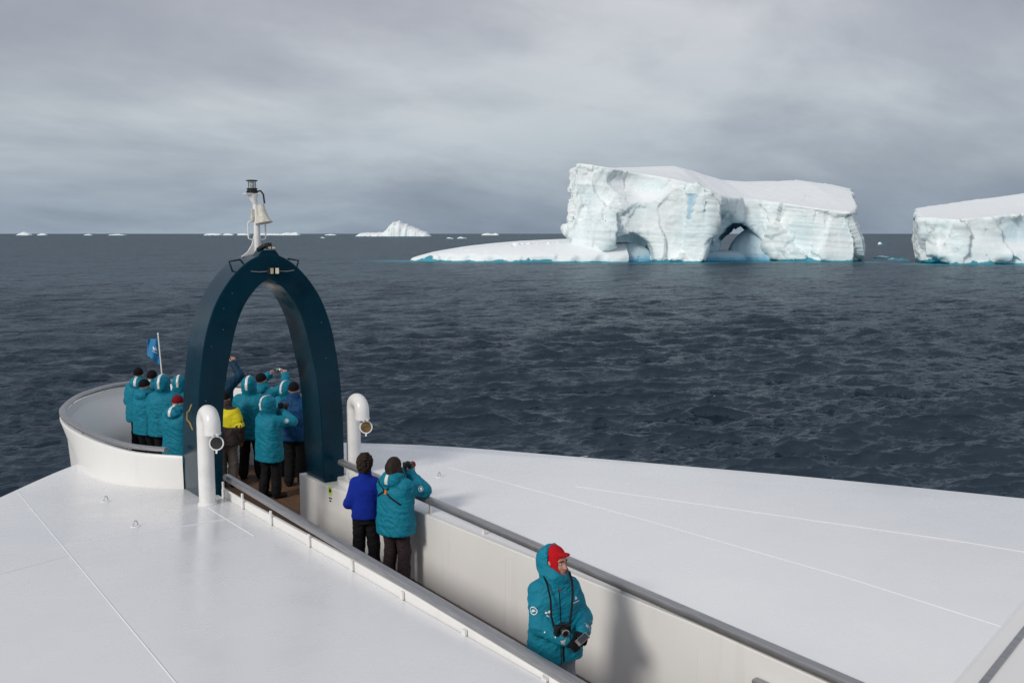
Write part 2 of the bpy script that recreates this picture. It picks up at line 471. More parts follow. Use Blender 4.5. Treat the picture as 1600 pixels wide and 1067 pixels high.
# ================================================================= THE SETTING
# ----------------------------------------------------------------- sea
RIGHT = np.array([math.cos(YAW), -math.sin(YAW)]); FWD = np.array([math.sin(YAW), math.cos(YAW)])
def uv_world(u, v): return RIGHT[0]*u+FWD[0]*v, RIGHT[1]*u+FWD[1]*v
HCAM = CAM_Z-SEA_Z
ICE = dict(lat=114.6, dep=615.0)
BERG2 = dict(lat=250.0, dep=563.0)
def build_sea():
    ang = np.concatenate([np.linspace(-180, -46, 60)[:-1], np.linspace(-46, 46, 760), np.linspace(46, 180, 60)[1:]])*math.pi/180
    near = np.geomspace(3, 55, 26)[:-1]
    inv = np.linspace(1/55, 1/2600, 780)
    far = np.geomspace(2600, 70000, 40)[1:]
    r = np.concatenate([near, 1/inv, far])
    rr, aa = np.meshgrid(r, ang, indexing='ij')
    a = aa+YAW
    X = rr*np.sin(a); Y = rr*np.cos(a)
    dr = np.gradient(r)[:, None]*np.ones_like(aa)
    dens = np.gradient(ang)[None, :]*rr
    cell = np.maximum(dr, dens)
    Z = np.zeros_like(X); DX = np.zeros_like(X); DY = np.zeros_like(X)
    rng = np.random.RandomState(4)
    for i in range(90):
        lam = 0.9*(11/0.9)**rng.rand()
        th = YAW + math.pi*0.93 + rng.normal(0, 0.42)
        k = 2*math.pi/lam
        amp = 0.0104*lam**0.78*(0.6+0.8*rng.rand())
        ph = rng.rand()*6.283
        cx, cy = math.sin(th), math.cos(th)
        w = np.clip((lam/cell-1.8)/2.2, 0, 1)
        p = k*(X*cx+Y*cy)+ph
        Z += w*amp*np.cos(p); s = np.sin(p)*w*amp*0.8
        DX -= cx*s; DY -= cy*s
    # gusty patches: some stretches rougher than others
    pp = np.stack([X.ravel()/55, Y.ravel()/55, np.zeros(X.size)], 1)
    g = (0.95+0.6*fbm(pp, 2, 3)).reshape(X.shape)
    X = X+DX*g; Y = Y+DY*g; Z = SEA_Z+Z*g
    V = np.stack([X.ravel(), Y.ravel(), Z.ravel()], 1)
    nr, na = rr.shape
    i = np.arange(nr-1)[:, None]*na + np.arange(na-1)[None, :]
    Q = np.stack([i.ravel(), (i+1).ravel(), (i+1+na).ravel(), (i+na).ravel()], 1)
    me = np_mesh('sea', V, Q)
    # water thin over the icebergs' submerged feet
    lat = X*RIGHT[0]+Y*RIGHT[1]; dep = X*FWD[0]+Y*FWD[1]
    sh = np.zeros_like(X)
    def foot(u0, u1, dv, wid, dd):
        uu = np.clip(lat, u0, u1)
        d = np.hypot((lat-uu), (dep-dv)*0.9)
        return np.clip(1-d/wid, 0, 1)
    wob = fbm(np.stack([lat.ravel()/14, dep.ravel()/14, np.zeros(X.size)], 1), 3, 8).reshape(X.shape)
    for u0, u1, dv, wid in ((-70, -30, 618, 24), (-30, 36, 600, 24), (36, 112, 592, 26), (118, 160, 612, 28), (160, 205, 604, 26), (238, 258, 560, 26), (262, 400, 548, 24)):
        sh = np.maximum(sh, foot(u0, u1, dv, wid*1.15, 0)*(0.8+0.9*wob))
    at = me.attributes.new('shoal', 'FLOAT', 'POINT'); at.data.foreach_set('value', np.clip(sh, 0, 1).ravel().astype(np.float32))
    t = NT('sea_water')
    geo = t.new('ShaderNodeNewGeometry')
    def sc(x, y, rz=0.0):
        mp = t.new('ShaderNodeMapping'); mp.inputs['Scale'].default_value = (x, y, 1)
        mp.inputs['Rotation'].default_value = (0, 0, YAW+rz)
        t.l.new(geo.outputs['Position'], mp.inputs[0]); return mp.outputs[0]
    # chop finer than the mesh: random surface slopes at three sizes
    def slope(vec, amp, detail=3, dist=0.5):
        n = t.new('ShaderNodeTexNoise'); t.l.new(vec, n.inputs['Vector'])
        n.inputs['Scale'].default_value = 1.0; n.inputs['Detail'].default_value = detail; n.inputs['Distortion'].default_value = dist
        s1 = t.new('ShaderNodeVectorMath', operation='SUBTRACT'); t.l.new(n.outputs['Color'], s1.inputs[0]); s1.inputs[1].default_value = (0.5, 0.5, 0.5)
        s2 = t.new('ShaderNodeVectorMath', operation='MULTIPLY'); t.l.new(s1.outputs[0], s2.inputs[0]); s2.inputs[1].default_value = (amp, amp, 0)
        return s2.outputs[0]
    def vadd(a, b):
        n = t.new('ShaderNodeVectorMath', operation='ADD'); t.l.new(a, n.inputs[0]); t.l.new(b, n.inputs[1]); return n.outputs[0]
    sl = vadd(vadd(slope(sc(0.02, 0.075, -0.1), 1.0, 3), slope(sc(0.06, 0.17, 0.08), 0.95, 3)), vadd(slope(sc(0.30, 0.85, -0.12), 1.3, 4), slope(sc(1.6, 3.6, 0.2), 1.2, 4)))
    nn = t.new('ShaderNodeVectorMath', operation='NORMALIZE'); t.l.new(vadd(geo.outputs['Normal'], sl), nn.inputs[0])
    at = t.new("ShaderNodeAttribute"); at.attribute_name = 'shoal'
    deep = t.ramp(t.noise(sc(0.004, 0.012), 1.0, 3), [(0.3, (0.013, 0.024, 0.039)), (0.7, (0.020, 0.033, 0.050))])
    c = t.mix(t.math('POWER', at.outputs['Fac'], 1.1), deep, (0.015, 0.27, 0.36))
    # sky mirror over dark water; the mirror share is capped because steep unresolved wavelets hide grazing faces
    dif = t.new('ShaderNodeBsdfDiffuse'); t.set(dif.inputs['Color'], c); t.l.new(nn.outputs[0], dif.inputs['Normal'])
    glo = t.new('ShaderNodeBsdfGlossy'); glo.inputs['Roughness'].default_value = 0.17; t.l.new(nn.outputs[0], glo.inputs['Normal'])
    glo.inputs['Color'].default_value = (0.84, 0.95, 1.0, 1)
    fr = t.new('ShaderNodeFresnel'); fr.inputs['IOR'].default_value = 1.333; t.l.new(nn.outputs[0], fr.inputs['Normal'])
    ms = t.new('ShaderNodeMixShader'); t.l.new(t.math('DIVIDE', fr.outputs[0], t.math('ADD', t.math('MULTIPLY', fr.outputs[0], 1.75), 1.0)), ms.inputs[0])
    t.l.new(dif.outputs[0], ms.inputs[1]); t.l.new(glo.outputs[0], ms.inputs[2])
    t.l.new(ms.outputs[0], t.n['Material Output'].inputs['Surface']); t.n.remove(t.b)
    me.materials.append(t.m)
    o = new_obj('sea', me, smooth=True); o['kind'] = 'structure'; o['label'] = 'dark grey blue choppy open sea'
build_sea()

# ----------------------------------------------------------------- foredeck, hull, walkway
DECK = 0.85
def dz(y): return 0.87+0.028*(13.2-max(y, 6.0))     # the deck rises gently aft
PORT_EDGE = [(3.32, 17.25), (2.78, 16.62), (1.90, 15.41), (0.5, 13.4), (-1, 11.2), (-3, 7.9), (-4.6, 5), (-6, 1), (-7, -5)]
STAR_EDGE = [(7.28, 16.4), (7.83, 15.77), (8.78, 14.6), (9.95, 12.5), (10.95, 10.61), (11.8, 8.91), (12.8, 6.66), (14.0, 3.8), (15.4, 0), (16.4, -5)]
POD_BASE = [(4.13, 14.26), (3.84, 14.53), (3.48, 15.06), (3.25, 15.74), (3.21, 16.41), (3.30, 17.2)]
MIRX = 10.5
def dense(pts, n=6):
    out = []
    m = len(pts)
    for i in range(m-1):
        p0, p1, p2, p3 = (np.array(pts[max(0, min(m-1, i+k))], float) for k in (-1, 0, 1, 2))
        for j in range(n):
            s = j/n
            out.append(tuple(0.5*((2*p1)+(-p0+p2)*s+(2*p0-5*p1+4*p2-p3)*s*s+(-p0+3*p1-3*p2+p3)*s**3)))
    out.append(tuple(pts[-1])); return out
pe = dense(PORT_EDGE); se = dense(STAR_EDGE)
port_poly = [(4.42, -5), (4.42, 13.9)] + POD_BASE[:-1] + pe
star_poly = [(6.22, -5), (6.22, 13.9)] + [(MIRX-x, y) for x, y in POD_BASE[:-2]] + se
bm = bmesh.new()
for poly in (port_poly, star_poly):
    a = [bm.verts.new((x, y, 0.0)) for x, y in poly]; b = [bm.verts.new((x, y, -0.35)) for x, y in poly]
    bm.faces.new(a); bm.faces.new(b[::-1])
    for i in range(len(poly)):
        j = (i+1) % len(poly); bm.faces.new((a[i], b[i], b[j], a[j]))
bmesh.ops.recalc_face_normals(bm, faces=bm.faces)
top_edges = [e for e in bm.edges if all(abs(v.co.z) < 1e-4 for v in e.verts)]
bmesh.ops.bevel(bm, geom=top_edges, offset=0.05, segments=4, profile=0.5, affect='EDGES', clamp_overlap=True)
bmesh.ops.bisect_plane(bm, geom=bm.verts[:]+bm.edges[:]+bm.faces[:], plane_co=(0, 6.0, 0), plane_no=(0, 1, 0))
for v in bm.verts: v.co.z += dz(v.co.y)
deck = new_obj('foredeck', from_bm('foredeck', bm), mat='deck_paint'); auto_smooth(deck, 30)
deck['kind'] = 'structure'; deck['label'] = 'glossy white painted steel foredeck'
def hull_side(edge, name, sgn):
    V, F = [], []
    zs = [DECK-0.3, -1.5, -5, -9, -14]
    for (x, y) in edge:
        cx = 5.25
        for j, z in enumerate(zs):
            f = 1-0.05*j - 0.012*j*j
            V.append((cx+(x-cx)*f*0.995, y-0.25*j, z if j else dz(y)-0.3))
    m = len(zs)
    for i in range(len(edge)-1):
        for j in range(m-1): F.append((i*m+j, i*m+j+1, (i+1)*m+j+1, (i+1)*m+j))
    return V, F
V1, F1 = hull_side(pe, 'hull', -1); V2, F2 = hull_side(se, 'hull', 1)
hull = new_obj('ship_hull', pydata('ship_hull', V1+V2, F1+[tuple(i+len(V1) for i in f) for f in F2]), mat='wall_paint', smooth=True)
hull['kind'] = 'structure'; hull['label'] = 'white flared hull sides under the foredeck'

# weld seams on the plating: slightly raised beads, straight runs of plate edge
def seam(x0, y0, x1, y1, w=0.008):
    if (y0-6.0)*(y1-6.0) < -1e-6:      # the plating bends slightly here
        xm = x0+(x1-x0)*(6.0-y0)/(y1-y0)
        seam(x0, y0, xm, 6.0, w); return seam(xm, 6.0, x1, y1, w)
    d = Vector((x1-x0, y1-y0, 0)); n = Vector((-d.y, d.x, 0)).normalized()*w
    prof = [(-1, 0.0), (-0.4, 0.005), (0.4, 0.005), (1, 0.0)]
    V = [Vector((x0, y0, dz(y0)+z+0.001))+n*s for s, z in prof]+[Vector((x1, y1, dz(y1)+z+0.001))+n*s for s, z in prof]
    me = pydata('weld_seam', V, [(i, i+1, i+5, i+4) for i in range(3)])
    return new_obj('weld_seam', me, deck, 'deck_paint')
for s in [(1.98, -4, 2.15, 15.65), (7.88, 13.1, 8.17, 9.0), (8.17, 9.0, 8.34, 4.2), (8.62, 10.83, 10.55, 5.4), (2.11, 12.2, 4.35, 12.2), (-1.5, 10.4, 2.11, 11.75), (4.05, 11.2, 4.05, 12.9), (8.1, 12.4, 10.1, 12.4)]:
    seam(*s)

# walkway floor with teak planks
fl = new_obj('walkway_floor', box_mesh('walkway_floor', (4.4, -5, -0.3), (6.3, 14.3, -0.03)), mat='black_metal')
fl['kind'] = 'structure'; fl['label'] = 'brown teak planked walkway floor leading to the bow'
RIM = [(4.12, 14.25), (3.62, 14.85), (3.36, 15.6), (3.2, 16.5), (3.14, 17.4), (3.2, 18.1), (3.38, 18.8), (3.8, 19.8), (4.3, 20.5), (4.75, 20.92), (5.25, 21.1)]
FOOT = [(4.13, 14.26), (3.84, 14.53), (3.48, 15.06), (3.25, 15.74), (3.21, 16.41), (3.29, 17.1), (3.43, 17.8), (3.68, 18.5), (4.05, 19.2), (4.55, 19.75), (5.25, 20.05)]
rim = dense(RIM, 5); foot = dense(FOOT, 5)
def both(c): return c + [(MIRX-x, y) for x, y in reversed(c[:-1])]
rim, foot = both(rim), both(foot)
def inset(c, d):
    out = []
    for x, y in c:
        nx, ny = x-5.25, y-17.6; L = math.hypot(nx, ny); out.append((x-nx/L*d, y-ny/L*d))
    return out
podfloor = new_obj('bow_floor', prism('bow_floor', inset(rim, 0.2), -0.3, -0.031), mat='black_metal')
podfloor['kind'] = 'structure'; podfloor['label'] = 'floor of the round bow lookout'
def half_y(x):   # forward reach of the lookout floor at this x
    c = inset(rim, 0.22)
    best = [y for (xx, y), (x2, y2) in zip(c, c[1:]) if min(xx, x2) <= x <= max(xx, x2)]
    return (max(best)-0.2, min(best)+0.2) if best else (14.3, 14.3)
pw = 0.105
for i in range(int(1.72/pw)):
    x = 4.47+i*pw
    new_obj('plank', box_mesh('plank', (x, -4.5, -0.028), (x+pw-0.008, 14.2, 0.0), 0.003, 1), fl, 'teak')
xx = 3.35
while xx < 7.15:
    y1, y0 = half_y(xx+pw/2)
    y0 = 14.21 if 4.2 < xx < 6.2 else y0
    if y1-y0 > 0.3: new_obj('plank', box_mesh('plank', (xx, y0, -0.028), (xx+pw-0.008, y1, 0.0), 0.003, 1), podfloor, 'teak')
    xx += pw
# raised step at the very bow that the front row stands on
step = new_obj('bow_step', prism('bow_step', [(3.75, 17.5), (6.1, 17.95), (6.25, 18.6), (6.3, 19.3), (5.9, 19.9), (5.25, 20.2), (4.6, 19.9), (4.15, 19.3), (3.8, 18.4)], 0.003, 0.2, bevel=0.02), mat='wall_paint')
tag(step, 'low white raised step inside the bow lookout under the front row', 'step')

# walkway side walls (their inner plating and coamings)
def wall_run(name, parent, org, x0, x1, zb, zt, y1, bv, mat='wall_paint'):
    ys = [-4.9, 3.0, 6.0, 8.0, 9.5, 10.5, 11.5, 12.5, y1]
    poly = [(y-org[1], zb(y)-org[2]) for y in ys]+[(y-org[1], zt(y)-org[2]) for y in reversed(ys)]
    o = new_obj(name, prism(name, poly, x0-org[0], x1-org[0], axis='x', bevel=bv), parent, mat); auto_smooth(o, 20); return o
wo = (4.44, 4, 0)
wp_ = empty('walkway_wall', wo, 'white port side wall of the sunken walkway with low coaming', 'wall')
wall_run('wall_plate', wp_, wo, 4.40, 4.465, lambda y: -0.02, lambda y: dz(y)-0.06, 13.55, 0.008)
wall_run('coaming', wp_, wo, 4.425, 4.475, lambda y: dz(y)-0.058, lambda y: min(dz(y)+0.10, 1.105), 13.5, 0.01)
wo = (6.2, 4, 0)
ww = empty('walkway_wall', wo, 'white starboard side wall of the walkway behind the standing people', 'wall')
wall_run('wall_plate', ww, wo, 6.155, 6.235, lambda y: -0.02, lambda y: dz(y)+0.004, 13.42, 0.012)
lc = new_obj('leg_casing', prism('leg_casing', [(6.152, 12.1), (5.96, 13.45), (5.945, 14.38), (6.24, 14.38), (6.24, 13.425), (6.155, 13.42)], -0.02, 0.79, bevel=0.008), ww, 'wall_paint'); lc.location = (-6.2, -4, 0); auto_smooth(lc, 20)
# vertical plate joints on that wall are the only breaks in it
for y in (12.0, 9.0, 6.0):
    new_obj('plate_joint', box_mesh('plate_joint', (6.151-6.2, y-4-0.006, 0.0), (6.1555-6.2, y-4+0.006, 0.88)), ww, 'wall_paint')

# ----------------------------------------------------------------- bow lookout bulwark
bul = empty('bow_bulwark', (5.25, 14.2, 0), 'white rounded bulwark of the bow lookout with steel rim', 'bulwark')
B0 = np.array([5.25, 14.2, 0])
def rim_z(y): return 1.31+0.09*min(1, max(0, (y-14.1)/4.0))
V, F = [], []
n = len(rim)
for (rx, ry), (fx, fy) in zip(rim, foot):
    zt = rim_z(ry)
    nx, ny = rx-5.25, ry-17.6
    L = math.hypot(nx, ny); nx, ny = nx/L, ny/L
    ring = [(fx, fy-0.35, -2.8), (fx, fy, dz(fy)-0.1), (fx+(rx-fx)*0.30, fy+(ry-fy)*0.30, dz(fy)+0.14), (fx+(rx-fx)*0.95, fy+(ry-fy)*0.95, zt-0.06), (rx, ry, zt-0.03), (rx-nx*0.015, ry-ny*0.015, zt), (rx-nx*0.07, ry-ny*0.07, zt), (rx-nx*0.085, ry-ny*0.085, zt-0.03),
            (rx-nx*0.10, ry-ny*0.10, zt-0.3), (rx-nx*0.16, ry-ny*0.16, 0.3), (rx-nx*0.19, ry-ny*0.19, -0.03)]
    V += [Vector(p)-Vector(B0) for p in ring]
m = 11
for i in range(n-1):
    for j in range(m-1): F.append((i*m+j, (i+1)*m+j, (i+1)*m+j+1, i*m+j+1))
F.append(tuple(range(1, m))); F.append(tuple((n-1)*m+j for j in range(m-1, 0, -1)))
me = pydata('shell', V, F)
bm = bmesh.new(); bm.from_mesh(me); bmesh.ops.recalc_face_normals(bm, faces=bm.faces); bm.to_mesh(me); bm.free()
shell = new_obj('shell', me, bul, 'wall_paint'); auto_smooth(shell, 50)
pts = []
for (rx, ry) in rim[2:-2]:
    nx, ny = rx-5.25, ry-17.6; L = math.hypot(nx, ny)
    pts.append((rx-nx/L*0.055-B0[0], ry-ny/L*0.055-B0[1], rim_z(ry)+0.075))
rail = new_obj('rim_rail', tube('rim_rail', pts, 0.062, 14, flat=0.55), bul, 'steel'); auto_smooth(rail, 40)
for i in range(4, len(pts), 9):
    p = pts[i]
    new_obj('rail_post', tube('rail_post', [(p[0], p[1], p[2]-0.08), (p[0], p[1], p[2]-0.01)], 0.012, 8), rail, 'steel')

# ----------------------------------------------------------------- navy arch
CX = 5.24
OUT = [(1.095, 0.80), (1.10, 1.0), (1.10, 1.46), (1.085, 1.96), (1.055, 2.36), (1.005, 2.75), (0.945, 3.08), (0.87, 3.33), (0.785, 3.54), (0.66, 3.75), (0.49, 3.96), (0.31, 4.11), (0.15, 4.19), (0.0, 4.215)]
INN = [(0.775, 0.80), (0.765, 0.95), (0.75, 1.28), (0.735, 1.79), (0.70, 2.25), (0.665, 2.5), (0.60, 2.8), (0.545, 3.05), (0.475, 3.28), (0.375, 3.5), (0.235, 3.69), (0.115, 3.80), (0.0, 3.865)]
out_c = dense(OUT, 4); inn_c = dense(INN, 4)
outline = [(-w, z) for w, z in out_c] + [(w, z) for w, z in reversed(out_c[:-1])]
inner = [(-w, z) for w, z in inn_c] + [(w, z) for w, z in reversed(inn_c[:-1])]
def strip(curve, n):    # resample by arclength
    c = np.array(curve); d = np.r_[0, np.cumsum(np.hypot(*np.diff(c, axis=0).T))]
    s = np.linspace(0, d[-1], n); return np.stack([np.interp(s, d, c[:, 0]), np.interp(s, d, c[:, 1])], 1)
NS = 81
oc, ic = strip(outline, NS), strip(inner, NS)
Y0, Y1 = 13.58, 14.27
arch = empty('bow_arch', (CX, Y0, DECK), 'dark navy pointed steel arch standing over the walkway at the bow', 'arch')
V, F = [], []
for i in range(NS):
    for (x, z) in (oc[i], ic[i]):
        for y in (Y0, Y1): V.append((x, y-Y0, z-DECK))
for i in range(NS-1):
    a, b = i*4, (i+1)*4
    F += [(a, a+1, b+1, b), (a+2, b+2, b+3, a+3), (a, b, b+2, a+2), (a+1, a+3, b+3, b+1)]
F += [(0, 2, 3, 1), ((NS-1)*4, (NS-1)*4+1, (NS-1)*4+3, (NS-1)*4+2)]
bm = bmesh.new()
vv = [bm.verts.new(p) for p in V]
for f in F: bm.faces.new([vv[i] for i in f])
bmesh.ops.recalc_face_normals(bm, faces=bm.faces)
long_e = [e for e in bm.edges if e.calc_face_angle(0) > 0.9]
bmesh.ops.bevel(bm, geom=long_e, offset=0.014, segments=2, profile=0.5, affect='EDGES', clamp_overlap=True)
a_body = new_obj('arch_frame', from_bm('arch_frame', bm), arch, 'arch_navy'); auto_smooth(a_body, 20)
def arch_pt(x, y, z): return (x-CX, y-Y0, z-DECK)
def part_box(name, parent, org, lo, hi, mat, bv=0.006, rot=None):
    c = [(l+h)/2 for l, h in zip(lo, hi)]
    o = new_obj(name, box_mesh(name, [l-q for l, q in zip(lo, c)], [h-q for h, q in zip(hi, c)], bv), parent, mat)
    o.location = [a-b for a, b in zip(c, org)]
    if rot: o.rotation_euler = rot
    return o
AO = (CX, Y0, DECK)
# starboard leg carries on down inside its casing
part_box('leg_foot', arch, AO, (CX+0.785, Y0+0.02, 0.70), (CX+1.085, Y1-0.02, 0.81), 'arch_navy')
# raised pedestal at the crown with floodlights
ped = new_obj('crown_pedestal', prism('crown_pedestal', [(-0.17, 4.17), (-0.10, 4.27), (0.10, 4.27), (0.17, 4.17)], Y0+0.003, Y0+0.24, axis='y', bevel=0.008), arch, 'arch_navy')
ped.location = (0, -Y0, -DECK)
fl1 = part_box('floodlight', arch, AO, (5.13, 13.56, 4.28), (5.21, 13.74, 4.33), 'black_metal', 0.01, (R(-24), 0, R(20)))
part_box('floodlight', arch, AO, (5.235, 13.60, 4.275), (5.345, 13.68, 4.325), 'black_metal', 0.008)
for k, x in enumerate((5.255, 5.315)):
    part_box('lamp_lens', arch, AO, (x-0.022, 13.588, 4.283), (x+0.022, 13.599, 4.315), 'lamp_face', 0.002)
part_box('floodlight_bracket', arch, AO, (5.22, 13.62, 4.32), (5.30, 13.64, 4.37), 'black_metal', 0.004)
# twin spotlights under the crown
for sx in (-1, 1):
    b = part_box('spotlight', arch, AO, (CX+0.045+sx*0.05-0.028, 13.50, 3.93), (CX+0.045+sx*0.05+0.028, 13.575, 4.02), 'black_metal', 0.006, (0, 0, R(sx*-18)))
    new_obj('spotlight_face', box_mesh('spotlight_face', (-0.024, -0.044, -0.04), (0.024, -0.038, 0.04), 0.002), b, 'lamp_face')
    new_obj('cable', tube('cable', [arch_pt(CX+0.045+sx*0.08, 13.565, 3.97), arch_pt(CX+0.045+sx*0.2, 13.57, 3.962), arch_pt(CX+0.045+sx*0.32, 13.57, 3.975)], 0.006, 6), arch, 'steel')
# D-shaped grab handles on the extrados
for sx in (-1, 1):
    pts = [(sx*0.47, 0.18, 3.96), (sx*0.515, 0.18, 4.11), (sx*0.36, 0.18, 4.135), (sx*0.32, 0.18, 4.09)]
    new_obj('grab_handle', tube('grab_handle', [(x, y, z-DECK) for x, y, z in pts], 0.014, 8), arch, 'arch_navy')
# brass cleat hook on the port face
hx = 4.125
pts = [(hx, 13.73, 2.15), (hx-0.03, 13.75, 2.06), (hx-0.045, 13.80, 2.03), (hx-0.045, 13.82, 1.93), (hx-0.03, 13.75, 1.89), (hx, 13.72, 1.79)]
new_obj('cleat', tube('cleat', [arch_pt(*p) for p in pts], 0.011, 8), arch, 'brass')
# a few bolt heads on the aft face
rb = random.Random(5)
for k in range(7):
    sx = rb.choice((-1, 1)); z = rb.uniform(1.2, 3.9)
    wi = np.interp(z, [p[1] for p in INN], [p[0] for p in INN]); wo = np.interp(z, [p[1] for p in OUT], [p[0] for p in OUT])
    x = sx*(wi+(wo-wi)*rb.uniform(0.2, 0.8))
    new_obj('bolt', box_mesh('bolt', (x-0.0035, -0.005, z-DECK-0.0035), (x+0.0035, 0.002, z-DECK+0.0035), 0.002, 1), arch, 'galvanised')

# ----------------------------------------------------------------- mast with lantern and bell horn on the crown
mo = (5.24, 14.03, 4.205)
mast = empty('signal_mast', mo, 'white signal mast with black lantern and bell shaped horn on the arch crown', 'mast')
def ml(p): return tuple(a-b for a, b in zip(p, mo))
pole = new_obj('pole', tube('pole', [ml((5.24, 14.03, 4.19)), ml((5.24, 14.03, 4.75)), ml((5.225, 14.03, 4.9)), ml((5.215, 14.03, 5.0))], [0.05, 0.046, 0.036, 0.034], 16), mast, 'pipe_white'); auto_smooth(pole)
fin = new_obj('base_fin', prism('base_fin', [(-0.25, 4.165), (-0.15, 4.24), (-0.085, 4.34), (-0.05, 4.47), (0.03, 4.47), (0.06, 4.34), (0.13, 4.205)], -0.012, 0.012, axis='y', bevel=0.004), mast, 'pipe_white')
fin.location = (0, 0, -mo[2])
head = new_obj('mast_head', tube('mast_head', [ml((5.225, 14.03, 4.92)), ml((5.205, 14.03, 4.98)), ml((5.195, 14.03, 5.06))], [0.036, 0.05, 0.075], 16), mast, 'pipe_white'); auto_smooth(head)
new_obj('head_plate', prism('head_plate', [(-0.17, -0.07), (0.06, -0.07), (0.06, 0.07), (-0.17, 0.07)], 5.06-mo[2], 5.075-mo[2], bevel=0.003), mast, 'pipe_white')
lx, ly = -0.055, 0.0
lan = new_obj('lantern', lathe('lantern', [(0.078, 0), (0.082, 0.03), (0.07, 0.035), (0.07, 0.055), (0.078, 0.06), (0.078, 0.07)], 18), mast, 'black_metal'); lan.location = (lx, ly, 5.076-mo[2])
new_obj('lantern_glass', lathe('lantern_glass', [(0.058, 0.071), (0.058, 0.17)], 18), lan, 'clear_glass')
new_obj('lantern_core', lathe('lantern_core', [(0.026, 0.071), (0.026, 0.17)], 12), lan, 'galvanised')
new_obj('lantern_cap', lathe('lantern_cap', [(0.08, 0.171), (0.082, 0.185), (0.05, 0.19)], 18), lan, 'black_metal')
for k in range(4):
    a = k*math.pi/2+0.5
    new_obj('guard_rod', tube('guard_rod', [(0.07*math.cos(a), 0.07*math.sin(a), 0.06), (0.07*math.cos(a), 0.07*math.sin(a), 0.175)], 0.005, 6), lan, 'black_metal')
new_obj('cable', tube('cable', [ml((5.23, 13.98, 5.10)), ml((5.29, 13.97, 5.11)), ml((5.325, 13.96, 5.06)), ml((5.335, 13.95, 4.93))], 0.013, 8), mast, 'black_plastic')
horn = new_obj('horn', lathe('horn', [(0.058, 0.30), (0.062, 0.285), (0.064, 0.22), (0.075, 0.15), (0.10, 0.07), (0.135, 0.015), (0.145, 0.0), (0.138, -0.004), (0.12, 0.02), (0.04, 0.09)], 28), mast, 'horn_beige'); auto_smooth(horn, 50)
horn.scale = (0.88,)*3; horn.location = ml((5.305, 13.91, 4.65)); horn.rotation_euler = (R(-10), R(-6), 0)
new_obj('horn_bracket', tube('horn_bracket', [ml((5.24, 14.0, 4.80)), ml((5.30, 13.94, 4.80))], 0.02, 8), mast, 'horn_beige')
new_obj('junction_box', box_mesh('junction_box', ml((5.16, 14.0, 4.68)), ml((5.20, 14.06, 4.85)), 0.006), mast, 'horn_beige')
for sx in (-1, 1):
    p = [(sx*0.03, 0, 0.47), (sx*0.10, 0, 0.47), (sx*0.125, 0, 0.45), (sx*0.13, 0, 0.42), (sx*0.13, 0, 0.25), (sx*0.12, 0, 0.22), (sx*0.09, 0, 0.205), (sx*0.03, 0, 0.205)]
    new_obj('hand_loop', tube('hand_loop', p, 0.012, 8), mast, 'pipe_white')

# ----------------------------------------------------------------- gooseneck vents
def gooseneck(x, y, label, flapmat, hgt):
    o = empty('gooseneck_vent', (x, y, dz(y)), label, 'vent pipe', 'gooseneck vents beside the arch')
    Rb = 0.15
    pts = [(0, 0, 0.0), (0, 0, hgt-Rb-0.05)]
    for k in range(13):
        a = math.pi*k/12
        pts.append((0, -Rb+Rb*math.cos(a), hgt-Rb+Rb*math.sin(a)-0.0))
    pts.append((0, -2*Rb, hgt-Rb-0.12))
    p = new_obj('pipe', tube('pipe', pts, 0.108, 22), o, 'pipe_white'); auto_smooth(p, 50)
    fg = new_obj('base_flange', lathe('base_flange', [(0.125, 0.0), (0.125, 0.02), (0.115, 0.03)], 22), o, 'pipe_white')
    new_obj('mouth_ring', lathe('mouth_ring', [(0.113, hgt-Rb-0.115), (0.113, hgt-Rb-0.085)], 22), o, 'pipe_white').location = (0, -2*Rb, 0)
    fp = new_obj('flap', lathe('flap', [(0.095, -0.008), (0.098, 0.0), (0.095, 0.008)], 24), o, 'pipe_white'); auto_smooth(fp, 40)
    # the flap hangs open below the mouth, its disc turned aft
    fp.location = (0.03, -2*Rb-0.065, hgt-Rb-0.225); fp.rotation_euler = (R(82), 0, R(-30))
    new_obj('flap_face', lathe('flap_face', [(0.080, 0.0085), (0.078, 0.013)], 24), fp, flapmat)
    for sx in (-1, 1): new_obj('hinge', box_mesh('hinge', (sx*0.03-0.012, -2*Rb-0.125, hgt-Rb-0.135), (sx*0.03+0.012, -2*Rb-0.105, hgt-Rb-0.09), 0.003), o, 'pipe_white')
    new_obj('latch', box_mesh('latch', (-0.012, -0.135, -0.006), (0.012, -0.095, 0.006), 0.003), fp, 'pipe_white')
gooseneck(4.11, 13.13, 'white gooseneck vent pipe on the port deck, its open flap black', 'black_metal', 1.27)
gooseneck(6.52, 13.62, 'white gooseneck vent pipe behind the starboard arch leg, flap bronze', 'bronze_flap', 1.15)

